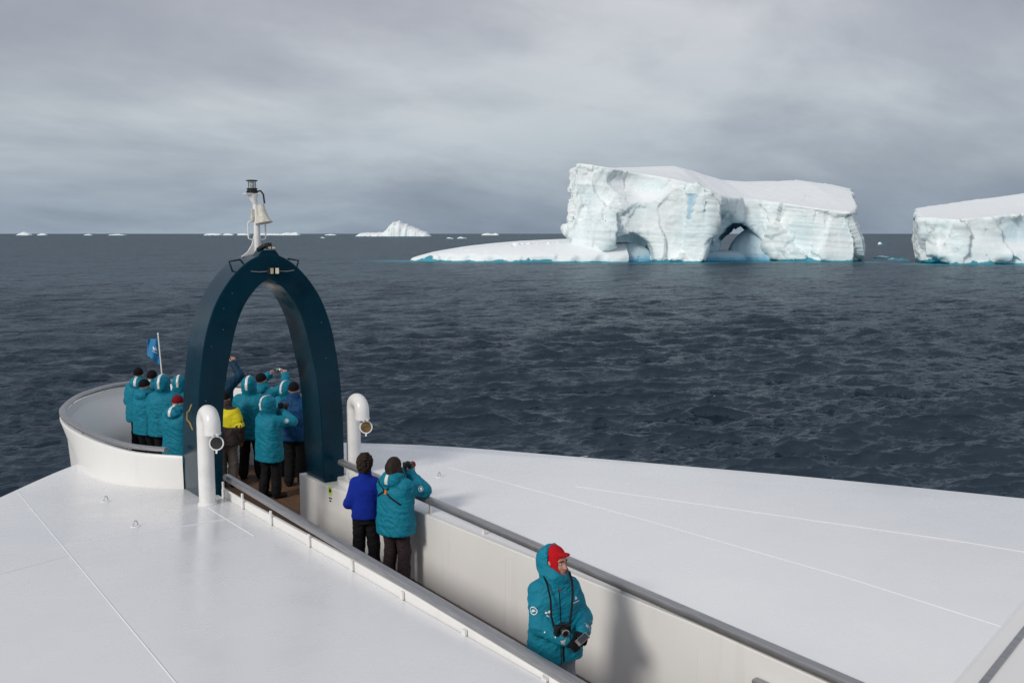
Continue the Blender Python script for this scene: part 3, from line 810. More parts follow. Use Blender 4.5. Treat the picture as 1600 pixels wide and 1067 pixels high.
# ----------------------------------------------------------------- hand rails
def handrail(x, y0, y1, posts, label, lower, inb):
    o = empty('handrail', (x, y0, DECK), label, 'handrail', 'hand rails along the walkway')
    zt = 1.125-DECK
    prof = []
    w, hh = 0.054, 0.042
    for k in range(16):
        a = 2*math.pi*k/16
        c, s = math.cos(a), math.sin(a)
        prof.append((w*math.copysign(abs(c)**0.55, c), zt+hh*math.copysign(abs(s)**0.55, s)))
    bar = new_obj('top_rail', prism('top_rail', prof, 0, y1-y0, axis='y', bevel=0.006, seg=1), o, 'steel'); auto_smooth(bar, 35)
    for y in posts:
        new_obj('rail_post', prism('rail_post', [(-0.025, dz(y)-DECK), (0.036, dz(y)-DECK), (0.018, dz(y)-DECK+0.05), (0.018, zt-0.036), (-0.018, zt-0.036), (-0.025, dz(y)-DECK+0.05)], -0.012, 0.012, axis='x', bevel=0.003, seg=1), o, 'wall_paint').location = (inb, y-y0, 0.0)
    new_obj('mid_bar', tube('mid_bar', [(inb, lower[0]-y0, 0.15), (inb, lower[1]-y0, 0.15)], 0.014, 8), o, 'wall_paint')
    return o
handrail(4.49, -4.5, 13.46, [13.36, 12.6, 11.59, 10.42, 9.3, 8.2, 7.07, 5.9, 4.7, 3.5], 'grey steel handrail on white posts, nearest the camera side', (12.55, 13.36), -0.085)
handrail(6.2, -4.5, 13.4, [13.3, 12.2, 10.85, 9.6, 8.35, 7.1, 5.85, 4.6, 3.4], 'grey steel handrail along the far starboard wall of the walkway', (12.3, 13.3), 0.055)
hr = empty('wall_grab_rail', (6.1, 5.3, 0.84), 'short steel grab rail on the starboard wall at the picture edge', 'handrail')
new_obj('bar', tube('bar', [(0, 0.0, 0), (0, -0.02, 0.01), (0, -3.0, 0.01)], [0.028, 0.04, 0.04], 12), hr, 'steel')
for y in (-0.15, -1.4, -2.7): new_obj('bracket', tube('bracket', [(0.0, y, 0), (0.06, y, -0.03)], 0.012, 8), hr, 'steel')

# sticker on the starboard wall
sg = empty('wall_sticker', (5.9795, 13.31, 0.66), 'small yellow green sticker with dark emblem on the white wall', 'sticker', rotz=R(8.1))
def ysheet(name, pts, x, parent, mat, thick=0.002): return new_obj(name, prism(name, pts, x-thick, x, axis='x'), parent, mat)
ell = [(0.05*math.copysign(abs(math.cos(a))**0.8, math.cos(a)), 0.085+0.085*math.copysign(abs(math.sin(a))**0.8, math.sin(a))) for a in np.linspace(0, 2*math.pi, 25)[:-1]]
ysheet('sticker_ground', ell, -0.0005, sg, 'sign_green')
ysheet('emblem', [(-0.03, 0.06), (0.0, 0.05), (0.032, 0.065), (0.028, 0.085), (0.012, 0.10), (0.02, 0.125), (-0.004, 0.118), (-0.02, 0.105), (-0.034, 0.09)], -0.0026, sg, 'sign_ink')
for z0, w in ((-0.045, 0.042), (-0.085, 0.026)):
    y = -w
    while y < w-0.006:
        ysheet('letter', [(y, z0), (y+0.009, z0), (y+0.009, z0+0.022), (y, z0+0.022)], -0.0005, sg, 'sign_ink'); y += 0.0135

# pad eyes welded on the deck
for x, y, lb in ((3.03, 12.57, 'small steel pad eye on the port deck, nearer of two'), (3.04, 14.17, 'small steel pad eye on the port deck close to the bulwark'), (7.42, 12.6, 'small steel pad eye on the starboard deck beside the walkway')):
    e = empty('pad_eye', (x, y, dz(y)), lb, 'pad eye', 'pad eyes on the foredeck')
    new_obj('plate', lathe('plate', [(0.06, 0.0), (0.06, 0.006), (0.05, 0.010)], 16), e, 'deck_paint')
    new_obj('ring', tube('ring', [(0.032*math.cos(a), 0.02*math.cos(a), 0.012+0.06*math.sin(a)) for a in np.linspace(0, math.pi, 11)], 0.007, 8), e, 'galvanised')

# parapet of the deck the photographer stands on
pp = new_obj('upper_parapet', prism('upper_parapet', [(2.20, 1.31), (2.97, 1.53), (6, 2.4), (6, -2), (0.9, -2), (1.2, 1.0)], 3.0, 3.4, bevel=0.02), mat='wall_paint')
tag(pp, 'pale blurred parapet edge in the lower right corner', 'parapet')
pr = new_obj('joint_strip', prism('joint_strip', [(2.15, 1.235), (2.93, 1.455), (2.94, 1.44), (2.16, 1.22)], 3.401, 3.405), pp, 'steel')

# ----------------------------------------------------------------- flag at the bow
fo = (5.72, 20.98, 1.42)
flag = empty('bow_flag', fo, 'blue pennant flag with white lettering on a thin staff at the bow', 'flag')
new_obj('staff', tube('staff', [(0, 0, 0), (-0.03, 0.1, 1.0)], 0.014, 8), flag, 'pipe_white')
new_obj('finial', lathe('finial', [(0.005, 0.99), (0.022, 1.01), (0.012, 1.03), (0.004, 1.04)], 10), flag, 'pipe_white').location = (-0.03, 0.1, 0)
V, F = [], []
NU, NV = 14, 14
def flag_pt(s, q, off=0.0):   # s away from staff, q from bottom to top
    zt, zb = 0.90+0.02*s, 0.36+0.20*s
    w = 0.27
    x = -0.03-w*s*RIGHT[0]*0.85
    y = 0.1*(0.4+0.6*q)+w*s*0.35+0.035*math.sin(s*7+q*3)+off
    return (x-0.03*(1-q)*s, y, zb+(zt-zb)*q)
for i in range(NU):
    for j in range(NV): V.append(flag_pt(i/(NU-1), j/(NV-1)))
for i in range(NU-1):
    for j in range(NV-1): F.append((i*NV+j, (i+1)*NV+j, (i+1)*NV+j+1, i*NV+j+1))
fc = new_obj('flag_cloth', pydata('flag_cloth', V, F), flag, 'flag_cloth', True)
md = fc.modifiers.new('t', 'SOLIDIFY'); md.thickness = 0.003; md.offset = 0
def flag_mark(s0, s1, q0, q1):
    V = [flag_pt(s0+(s1-s0)*i/3, q0+(q1-q0)*j/2, -0.004) for i in range(4) for j in range(3)]
    return pydata('print_mark', V, [(i*3+j, (i+1)*3+j, (i+1)*3+j+1, i*3+j+1) for i in range(3) for j in range(2)])
for a in ((0.18, 0.26, 0.5, 0.62), (0.29, 0.35, 0.5, 0.68), (0.38, 0.46, 0.5, 0.6), (0.49, 0.56, 0.5, 0.64), (0.15, 0.6, 0.40, 0.44)):
    new_obj('print_mark', flag_mark(*a), fc, 'print_white')
# ================================================================= PEOPLE
def rot_h(yaw, pitch, roll=0.0):   # head turn: yaw to the person's right, pitch down positive
    return np.array((Matrix.Rotation(-yaw, 3, 'Z') @ Matrix.Rotation(-pitch, 3, 'X') @ Matrix.Rotation(roll, 3, 'Y')))
def hand_mesh(curl, fat):
    v = Vol((-0.075, -0.03, -0.10), (0.10, 0.24, 0.05), 0.0045)
    v.cap((0, -0.02, 0), (0, 0.03, 0), 0.028+fat, 0.03+fat, 0.01)
    v.ell((0.0, 0.055, 0), (0.045+fat, 0.052+fat, 0.019+fat), 0.012)
    for x, L in ((0.033, 0.074), (0.011, 0.084), (-0.011, 0.077), (-0.032, 0.060)):
        p = np.array((x, 0.092, 0.0)); a = 0.0
        r = 0.0095+fat*0.75
        for seg, bend in ((0.45, curl[0]), (0.31, curl[1]), (0.24, curl[2])):
            a += R(bend)
            q = p+np.array((x*0.10*seg, math.cos(a)*L*seg*1.06, -math.sin(a)*L*seg*1.06))
            v.cap(p, q, r, r*0.92, 0.004); p = q; r *= 0.93
    v.cap((0.03, 0.03, -0.006), (0.058, 0.058, -0.018), 0.014+fat, 0.0115+fat, 0.008)
    v.cap((0.058, 0.058, -0.018), (0.058, 0.09, -0.034), 0.0115+fat*0.8, 0.0095+fat*0.8, 0.004)
    return v.mesh(1)
HANDS = {}
def get_hand(kind, fat):
    if (kind, fat) not in HANDS:
        HANDS[(kind, fat)] = hand_mesh({'grip': (42, 55, 38), 'relaxed': (18, 22, 14), 'hold': (30, 62, 40)}[kind], fat)
    return HANDS[(kind, fat)]
def place_hand(kind, fat, wrist, d, dorsal, side):
    V, Q = get_hand(kind, fat)
    y = np.array(d, float); y /= np.linalg.norm(y)
    z = np.array(dorsal, float); z -= y*(z@y); z /= np.linalg.norm(z)
    x = np.cross(y, z)
    if side > 0: x = -x; Q = Q[:, ::-1]      # right hand: thumb on the other side
    return V @ np.stack([x, y, z]) + np.array(wrist), Q
def ik(S, W, pole, a=0.30, b=0.275):
    S, W = np.array(S, float), np.array(W, float)
    d = W-S; L = np.linalg.norm(d)
    if L > (a+b)*0.995: W = S+d/L*(a+b)*0.995; d = W-S; L = np.linalg.norm(d)
    u = d/L; x = (a*a-b*b+L*L)/(2*L); hgt = math.sqrt(max(a*a-x*x, 0))
    p = np.array(pole, float); p -= u*(p@u); p /= np.linalg.norm(p)
    return S+u*x+p*hgt, W
def quad_obj(name, V, Q, s, parent, mat):
    return new_obj(name, np_mesh(name, V*s, Q), parent, mat, True)
def wrinkle(V, Q, seed, amp, freq=(9, 9, 13)):
    N = vnormals(V, Q)
    p = V*np.array(freq)+seed*13.1
    p[:, 2] += 0.7*p[:, 0]*np.sign(np.sin(seed*2.3)+0.01)
    warp = np.stack([vnoise(p*0.5+3, seed), vnoise(p*0.5+9, seed+1), vnoise(p*0.5+17, seed+2)], 1)*0.9
    d = fbm(p+warp, 3, seed, 0.5, ridged=True)
    big = fbm(V*4+seed, 2, seed+5)
    return V+N*((d-0.1)*amp*(0.8+0.6*big)+big*amp*0.7)[:, None]
class Surf:
    def __init__(s, V, Q): s.b = BVHTree.FromPolygons([tuple(v) for v in V], [tuple(int(i) for i in q) for q in Q])
    def hit(s, frm, d, off=0.003, far=1.5):
        loc, nor, i, _ = s.b.ray_cast(Vector(frm), Vector(d).normalized(), far)
        if loc is None: return None
        if nor.dot(Vector(d)) > 0: nor = -nor
        return loc+nor*off
def strip_on(surf, name, rows, parent, mat, s, off=0.004):
    """rows: list of (left ray, right ray) start points with directions; cast on the cloth"""
    V, F = [], []
    for row in rows:
        pts = [surf.hit(f, d, off) for f, d in row]
        if any(p is None for p in pts): continue
        V += pts
    m = len(rows[0]); k = len(V)//m
    for i in range(k-1):
        for j in range(m-1): F.append((i*m+j, i*m+j+1, (i+1)*m+j+1, (i+1)*m+j))
    if not F: return None
    return new_obj(name, pydata(name, [v*s for v in V], F), parent, mat, True)
def patch_on(surf, name, poly, centre, nrm, parent, mat, s, off=0.004, up=(0, 0, 1)):
    n = Vector(nrm).normalized(); u = Vector(up); u = (u-n*u.dot(n)).normalized(); r = u.cross(n)
    c = Vector(centre)
    pts = [surf.hit(c+r*x+u*y+n*0.25, -n, off) for x, y in [(0, 0)]+list(poly)]
    if any(p is None for p in pts): return None
    m = len(poly)
    return new_obj(name, pydata(name, [p*s for p in pts], [(0, i+1, (i+1) % m+1) for i in range(m)]), parent, mat, True)
def disc(r, n=16, cx=0, cy=0): return [(cx+r*math.cos(2*math.pi*k/n), cy+r*math.sin(2*math.pi*k/n)) for k in range(n)]

def person(label, pos, heading, h, arms, jacket='jacket_teal', trousers='trousers_black', hood='up', hat=None, stripe=True, hem=0.74, head=(0, 0, 0), gloves=None,
           hands=('relaxed', 'relaxed'), seed=1, fine=False, hair=None, bulk=1.0, fleece=False, feet=((-0.11, 0.0), (0.11, 0.0)), lean=0.0, face_cover=None, cuff=None, boots='boot_black', extra=None, badge=None, badge_n=None, armk=1.0, poles=None, dorsals=None, hand_dirs=None):
    s = h/1.75
    vh = 0.009 if fine else 0.0135
    bh = 0.0065 if fine else 0.014
    M = rot_h(*[R(a) for a in head])
    piv = np.array((0, 0.0+lean*0.9, 1.50))
    def hp(p): return piv + M @ (np.array(p, float)-np.array((0, 0, 1.50)))
    # skeleton
    J = {}
    for sd, W in zip((-1, 1), arms):
        S = np.array((sd*(0.165 if fleece else 0.185)*min(bulk, 1.05), -0.01+lean*0.8, 1.37 if fleece else 1.40))
        pole = poles[0 if sd < 0 else 1] if poles else (sd*0.5, -0.55, -0.7)
        E_, W_ = ik(S, W, pole); J[sd] = (S, E_, W_)
    legs = {}
    for sd, (fx, fy) in zip((-1, 1), feet):
        legs[sd] = (np.array((sd*0.088, 0, 0.90)), np.array(((sd*0.095+fx)/2, 0.02+fy*0.55, 0.49)), np.array((fx, -0.03+fy, 0.085)))
    allp = np.array([p for k in J for p in J[k]]+[p for k in legs for p in legs[k]]+[hp((0, 0, 1.63))])
    lo = np.minimum(allp.min(0)-0.24, (-0.4, -0.35, -0.02)); hi = np.maximum(allp.max(0)+0.24, (0.4, 0.35, 1.86))
    # the body, one continuous skin
    v = Vol((lo[0], lo[1], -0.02), hi, bh)
    k = 0.03
    v.column([(0.84, 0.15, 0.11, 0), (0.95, 0.165, 0.115, 0), (1.08, 0.14, 0.10, lean*0.2), (1.28, 0.165, 0.115, lean*0.6), (1.40, 0.15, 0.09, lean*0.8), (1.46, 0.06, 0.06, lean)], k)
    for sd in (-1, 1):
        S, E_, W_ = J[sd]
        v.cap(S, E_, 0.052, 0.042, k); v.cap(E_, W_, 0.042, 0.030, 0.02)
        H, K, A = legs[sd]
        v.cap(H, K, 0.082, 0.058, k); v.cap(K, A, 0.055, 0.040, 0.02)
        v.cap(A-np.array((0, 0.02, 0.045)), A+np.array((0.012*sd, 0.15, -0.05)), 0.036, 0.03, 0.02)
    v.cap((0, lean*0.85, 1.40), hp((0, 0.0, 1.58)), 0.058, 0.055, 0.025)
    v.ell(hp((0, -0.012, 1.655)), (0.077, 0.096, 0.10), 0.02, M)
    v.ell(hp((0, 0.028, 1.60)), (0.060, 0.070, 0.088), 0.03, M)
    v.ell(hp((0, 0.050, 1.548)), (0.042, 0.042, 0.030), 0.03, M)
    for sd in (-1, 1):
        v.ell(hp((sd*0.079, -0.008, 1.625)), (0.012, 0.024, 0.034), 0.008, M)
        if fine:
            v.ell(hp((sd*0.034, 0.066, 1.595)), (0.024, 0.024, 0.022), 0.02, M)
            v.ell(hp((sd*0.031, 0.101, 1.637)), (0.019, 0.014, 0.0115), 0, M, cut=True)
            v.cap(hp((sd*0.012, 0.094, 1.660)), hp((sd*0.05, 0.078, 1.661)), 0.010, 0.007, 0.012)
    v.cap(hp((0, 0.092, 1.643)), hp((0, 0.115, 1.597)), 0.010, 0.0155, 0.012)
    if fine:
        v.cap(hp((-0.018, 0.090, 1.563)), hp((0.018, 0.090, 1.563)), 0.008, 0.008, 0.008)
        v.cap(hp((-0.020, 0.088, 1.549)), hp((0.020, 0.088, 1.549)), 0.009, 0.009, 0.006)
        v.ell(hp((0, 0.082, 1.528)), (0.02, 0.018, 0.016), 0.015, M)
    V, Q = v.mesh(1)
    hv = {}
    for i, sd in enumerate((-1, 1)):
        S, E_, W_ = J[sd]
        d = hand_dirs[i] if hand_dirs and hand_dirs[i] is not None else W_-E_
        do = dorsals[i] if dorsals else (sd*0.9, 0.25, 0.35)
        HV, HQ = place_hand(hands[i], 0.0, W_, d, do, sd)
        Q = np.concatenate([Q, HQ+len(V)]); V = np.concatenate([V, HV])
        hv[sd] = (W_, d, do, hands[i])
    me = np_mesh('person', V*s, Q)
    root = new_obj('person', me, None, 'skin', True)
    root.location = pos; root.rotation_euler = (0, 0, -R(heading))
    tag(root, label, 'person', 'passengers on the foredeck')
    # eyes
    if fine:
        for sd in (-1, 1):
            e = lathe('eye', [(0.0005, -0.0095), (0.006, -0.0072), (0.0095, 0), (0.006, 0.0072), (0.0005, 0.0095)], 10)
            o = new_obj('eye', e, root, 'cuff_grey', True); o.location = hp((sd*0.031, 0.0835, 1.635))*s
            ir = new_obj('iris', lathe('iris', [(0.004, 0), (0.0045, 0.002), (0.001, 0.003)], 10), o, 'black_plastic')
            ir.location = (M @ np.array((0, 0.0085, -0.003))); ir.rotation_euler = Matrix(M.tolist()).to_euler(); ir.rotation_euler.rotate_axis('X', R(-90))
            eb = new_obj('eyebrow', tube('eyebrow', [hp((sd*0.012, 0.104, 1.658))*s, hp((sd*0.03, 0.101, 1.664))*s, hp((sd*0.05, 0.087, 1.658))*s], 0.0045, 6), root, 'hair_brown')
        new_obj('mouth', tube('mouth', [hp((-0.02, 0.0965, 1.556))*s, hp((0, 0.1005, 1.557))*s, hp((0.02, 0.0965, 1.556))*s], 0.0022, 6), root, 'knit_maroon')
    # trousers
    v = Vol((lo[0], lo[1], 0.0), (hi[0], hi[1], 1.15), 0.0135)
    v.column([(0.80, 0.165*bulk, 0.125, 0), (0.92, 0.19*bulk, 0.15, 0), (1.05, 0.165*bulk, 0.125, lean*0.15)], 0.04)
    for sd in (-1, 1):
        H, K, A = legs[sd]
        v.cap(H+np.array((0, 0, -0.02)), K, 0.108*bulk, 0.083, 0.03); v.cap(K, A+np.array((0, 0, 0.02)), 0.083, 0.082, 0.03)
    v.F = np.maximum(v.F, 0.06-(np.arange(v.n[2])*v.h+v.lo[2])[None, None, :])
    V, Q = v.mesh(1)
    V = wrinkle(V, Q, seed+40, 0.011, (8, 8, 15))
    quad_obj('trousers', V, Q, s, root, trousers)
    for sd in (-1, 1):
        H, K, A = legs[sd]
        v = Vol(A-0.2, A+np.array((0.2, 0.3, 0.2)), 0.011)
        v.cap(A+np.array((0, 0, 0.06)), A-np.array((0, 0.01, 0.03)), 0.057, 0.055, 0.02)
        v.cap(A+np.array((0, 0.0, -0.035)), A+np.array((0.02*sd, 0.16, -0.045)), 0.052, 0.045, 0.03)
        zz = (np.arange(v.n[2])*v.h+v.lo[2])[None, None, :]
        v.F = np.maximum(v.F, 0.003-zz)
        V, Q = v.mesh(1); quad_obj('boot', V, Q, s, root, boots)
    # jacket
    jl = np.array((lo[0], lo[1], hem-0.08)); jh = hi
    v = Vol(jl, jh, vh)
    b = bulk
    if fleece:
        prof = [(hem-0.03, 0.215*b, 0.165, 0), (1.02, 0.205*b, 0.165, lean*0.2), (1.12, 0.195*b, 0.155, lean*0.3), (1.30, 0.205*b, 0.15, lean*0.6), (1.40, 0.18*b, 0.115, lean*0.8), (1.47, 0.075, 0.075, lean), (1.54, 0.07, 0.072, lean)]
        ra = (0.078, 0.066, 0.050)
    else:
        prof = [(hem-0.03, 0.262*b, 0.205, 0.0), (0.90, 0.255*b, 0.20, 0.0), (1.06, 0.236*b, 0.185, lean*0.25), (1.15, 0.24*b, 0.185, lean*0.35), (1.32, 0.238*b, 0.175, lean*0.65), (1.42, 0.195*b, 0.135, lean*0.85), (1.49, 0.10, 0.10, lean), (1.55, 0.092, 0.095, lean)]
        ra = (0.098*armk, 0.083*armk, 0.066*armk)
    v.column(prof, 0.03, 2.4)
    for sd in (-1, 1):
        S, E_, W_ = J[sd]
        v.cap(S+np.array((-sd*0.02, 0, -0.01)), E_, ra[0], ra[1], 0.06)
        v.cap(E_, W_+(W_-E_)*0.02, ra[1], ra[2], 0.03)
    if not fleece:
        v.cap(np.array((0, lean, 1.47)), hp((0, 0.01, 1.545)), 0.112, 0.102, 0.03)
    if hood == 'up':
        v.ell(hp((0, -0.025, 1.655)), (0.124, 0.142, 0.145), 0.03, M)
        v.ell(hp((0, -0.01, 1.56)), (0.118, 0.128, 0.10), 0.05, M)
        v.ell(hp((0, 0.02, 1.665)), (0.118, 0.115, 0.132), 0.02, M)
        v.ell(hp((0, 0.16, 1.635)), (0.088, 0.135, 0.118), 0, M, cut=True)
        v.ell(hp((0, 0.0, 1.64)), (0.092, 0.112, 0.118), 0, M, cut=True)
    elif hood == 'back':      # hood on but slid back, the hat showing in front of its rim
        v.ell(hp((0, -0.065, 1.635)), (0.120, 0.118, 0.128), 0.03, M)
        v.ell(hp((0, -0.03, 1.535)), (0.118, 0.115, 0.085), 0.05, M)
        v.cap(hp((-0.075, 0.04, 1.50)), hp((0.075, 0.04, 1.50)), 0.05, 0.05, 0.04)
        v.ell(hp((0, 0.150, 1.70)), (0.150, 0.160, 0.175), 0, M, cut=True)
        v.ell(hp((0, 0.0, 1.65)), (0.096, 0.115, 0.122), 0, M, cut=True)
    elif hood == 'down':
        v.ell((0, -0.125+lean, 1.475), (0.145, 0.075, 0.085), 0.035)
        v.ell((0, -0.06+lean, 1.535), (0.135, 0.085, 0.05), 0.03)
        v.cap((-0.11, -0.02+lean, 1.51), (-0.07, 0.09+lean, 1.49), 0.042, 0.035, 0.03); v.cap((0.11, -0.02+lean, 1.51), (0.07, 0.09+lean, 1.49), 0.042, 0.035, 0.03)
    elif hood == 'collar':
        v.cap((0, lean, 1.48), hp((0, 0.0, 1.54)), 0.085, 0.08, 0.03)
    zz = (np.arange(v.n[2])*v.h+v.lo[2])[None, None, :]
    yy = (np.arange(v.n[1])*v.h+v.lo[1])[None, :, None]
    v.F = np.maximum(v.F, (hem+0.05*np.minimum(yy, 0.1)-zz))
    V, Q = v.mesh(1)
    V = wrinkle(V, Q, seed, 0.0085 if fleece else 0.016)
    quad_obj('jacket', V, Q, s, root, jacket)
    J_obj = root.children[-1]
    surf = Surf(V, Q)
    # hat, hair, face cover
    if hat:
        v = Vol(hp((0, 0, 1.65))-0.25, hp((0, 0, 1.65))+0.25, 0.008)
        c0 = hp((0, -0.012, 1.662))
        v.ell(c0, (0.086, 0.106, 0.112) if face_cover else (0.092, 0.111, 0.118), 0.01, M)
        # trim below a slanted rim
        up_ = M @ np.array((0, -0.18, 1.0)); up_ /= np.linalg.norm(up_); q0 = hp((0, 0.0, 1.668 if face_cover else 1.648))
        g = [np.arange(v.n[i])*v.h+v.lo[i] for i in range(3)]
        pl = (g[0][:, None, None]-q0[0])*up_[0]+(g[1][None, :, None]-q0[1])*up_[1]+(g[2][None, None, :]-q0[2])*up_[2]
        v.F = np.maximum(v.F, -pl).astype(np.float32)
        if face_cover: v.ell(hp((0, 0.105, 1.715)), (0.058, 0.034, 0.012), 0.012, rot_h(R(head[0]), R(head[1]+6)))
        V2, Q2 = v.mesh(1); quad_obj('hat', V2, Q2, s, root, hat)
    if face_cover:
        v = Vol(hp((0, 0, 1.6))-0.3, hp((0, 0, 1.6))+0.3, 0.008)
        v.ell(hp((0, -0.012, 1.655)), (0.087, 0.106, 0.11), 0.02, M); v.ell(hp((0, 0.03, 1.585)), (0.077, 0.085, 0.085), 0.03, M); v.cap((0, lean+0.01, 1.45), hp((0, 0.02, 1.55)), 0.082, 0.082, 0.02)
        v.ell(hp((0, 0.13, 1.625)), (0.068, 0.09, 0.092), 0, M, cut=True)
        V2, Q2 = v.mesh(1); quad_obj('balaclava', V2, Q2, s, root, face_cover)
    if hair == 'curly':
        v = Vol(hp((0, 0, 1.65))-0.3, hp((0, 0, 1.65))+0.3, 0.007)
        v.ell(hp((0, -0.025, 1.668)), (0.095, 0.112, 0.108), 0.02, M); v.ell(hp((0, -0.05, 1.60)), (0.083, 0.08, 0.085), 0.03, M)
        v.ell(hp((0, 0.13, 1.60)), (0.075, 0.09, 0.10), 0, M, cut=True)
        V2, Q2 = v.mesh(0)
        N2 = vnormals(V2, Q2); V2 = V2+N2*(fbm(V2*32, 2, 7, 0.6, True)*0.022+fbm(V2*80, 2, 9, 0.6, True)*0.010)[:, None]
        quad_obj('hair', V2, Q2, s, root, 'hair_curly')
    elif hair == 'long':
        v = Vol(hp((0, 0, 1.6))-0.34, hp((0, 0, 1.6))+0.3, 0.008)
        v.ell(hp((0, -0.02, 1.665)), (0.088, 0.106, 0.108), 0.02, M)
        v.cap(hp((0.0, -0.06, 1.62)), hp((0.03, -0.10, 1.50)), 0.085, 0.07, 0.04)
        v.cap(hp((0.085, -0.02, 1.60)), np.array((0.15, 0.06+lean, 1.38)), 0.045, 0.035, 0.04)
        v.ell(hp((0, 0.135, 1.62)), (0.07, 0.09, 0.10), 0, M, cut=True)
        V2, Q2 = v.mesh(1); V2 = wrinkle(V2, Q2, 4, 0.007, (50, 50, 7)); quad_obj('hair', V2, Q2, s, root, 'hair_brown')
    # gloves
    if gloves:
        for sd in (-1, 1):
            W_, d, do, kd = hv[sd]
            HV, HQ = place_hand(kd, 0.0045, W_, d, do, sd)
            quad_obj('glove', HV, HQ, s, root, gloves)
    if cuff:
        for sd in (-1, 1):
            S, E_, W_ = J[sd]; u = (W_-E_)/np.linalg.norm(W_-E_)
            o = new_obj('cuff', tube('cuff', [W_*s-u*0.01, W_*s+u*0.03], [0.062, 0.054], 16), root, cuff, True)
    # reflective stripe over the hood
    if stripe and hood in ('up', 'down'):
        rows = []
        if hood == 'up':
            c = hp((0, -0.02, 1.64))
            for a in np.linspace(62, 205, 26):
                dv = M @ np.array((0, math.cos(R(a)), math.sin(R(a))))
                rows.append([(c+dv*0.4+M @ np.array((x, 0, 0)), -dv) for x in (-0.021, -0.007, 0.007, 0.021)])
        else:
            c = np.array((0, -0.10+lean, 1.47))
            for a in np.linspace(75, 200, 18):
                dv = np.array((0, math.cos(R(a)), math.sin(R(a))))
                rows.append([(c+dv*0.4+np.array((x, 0, 0)), -dv) for x in (-0.024, -0.008, 0.008, 0.024)])
        strip_on(surf, 'reflective_stripe', rows, root, 'reflective', s)
    if badge:
        for sd in badge:
            S, E_, W_ = J[sd]; c = S*0.45+E_*0.55
            nrm = np.array(badge_n or (sd, -0.25, 0.15))
            bd = patch_on(surf, 'sleeve_badge', disc(0.036), c, nrm, root, 'print_white', s, up=S-E_)
            if bd is not None:
                patch_on(surf, 'badge_ring', disc(0.029), c, nrm, bd, jacket, s, off=0.0055, up=S-E_)
                patch_on(surf, 'badge_emblem', [(-0.02, -0.012), (0.0, -0.018), (0.02, -0.01), (0.016, 0.01), (0.002, 0.017), (-0.012, 0.008)], c, nrm, bd, 'print_white', s, off=0.007, up=S-E_)
    if extra: extra(root, surf, J, hp, M, s)
    return root, surf, J, hp, M, s

def hand_camera(label, loc, rot, scale=1.0, lens=0.04, lens_r=0.026, ringmat='silver', body='black_plastic', strap=None):
    """small camera: body with grip and hump, lens barrel with ring and glass"""
    o = empty('camera', loc, label, 'camera', 'cameras held by passengers')
    o.rotation_euler = rot; o.scale = (scale,)*3
    bm = bmesh.new()
    for lo_, hi_ in (((-0.066, -0.02, -0.04), (0.066, 0.02, 0.036)), ((-0.022, -0.018, 0.035), (0.022, 0.018, 0.052)), ((0.04, 0.018, -0.036), (0.064, 0.032, 0.03))):
        g = bmesh.ops.create_cube(bm, size=1)
        for vtx in g['verts']: vtx.co = Vector([lo_[i]+(vtx.co[i]+0.5)*(hi_[i]-lo_[i]) for i in range(3)])
    new_obj('camera_body', from_bm('camera_body', bm, 0.005, 2), o, body)
    ln = new_obj('lens', lathe('lens', [(lens_r*1.05, 0.0), (lens_r*1.05, lens*0.4), (lens_r, lens*0.45), (lens_r, lens*0.9), (lens_r*0.96, lens)], 20), o, body)
    ln.rotation_euler = (R(-90), 0, 0); ln.location = (0, 0.02, -0.004)
    new_obj('lens_ring', lathe('lens_ring', [(lens_r*1.06, lens*0.78), (lens_r*1.08, lens*0.85), (lens_r*1.06, lens*0.98), (lens_r*0.9, lens*1.01)], 20), ln, ringmat)
    new_obj('lens_glass', lathe('lens_glass', [(lens_r*0.84, lens*1.0), (lens_r*0.6, lens*1.03)], 20), ln, 'lens_glass')
    return o
def world_of(root_pos, heading, s, p):
    a = -R(heading); p = np.array(p)*s
    return (root_pos[0]+p[0]*math.cos(a)-p[1]*math.sin(a), root_pos[1]+p[0]*math.sin(a)+p[1]*math.cos(a), root_pos[2]+p[2])

HANG = ((-0.27, 0.05, 0.86), (0.27, 0.05, 0.86))
FRONT = ((-0.13, 0.30, 1.10), (0.13, 0.30, 1.10))
UPCAM = ((-0.09, 0.24, 1.52), (0.11, 0.24, 1.52))
POCK = ((-0.24, 0.12, 0.93), (0.24, 0.12, 0.93))

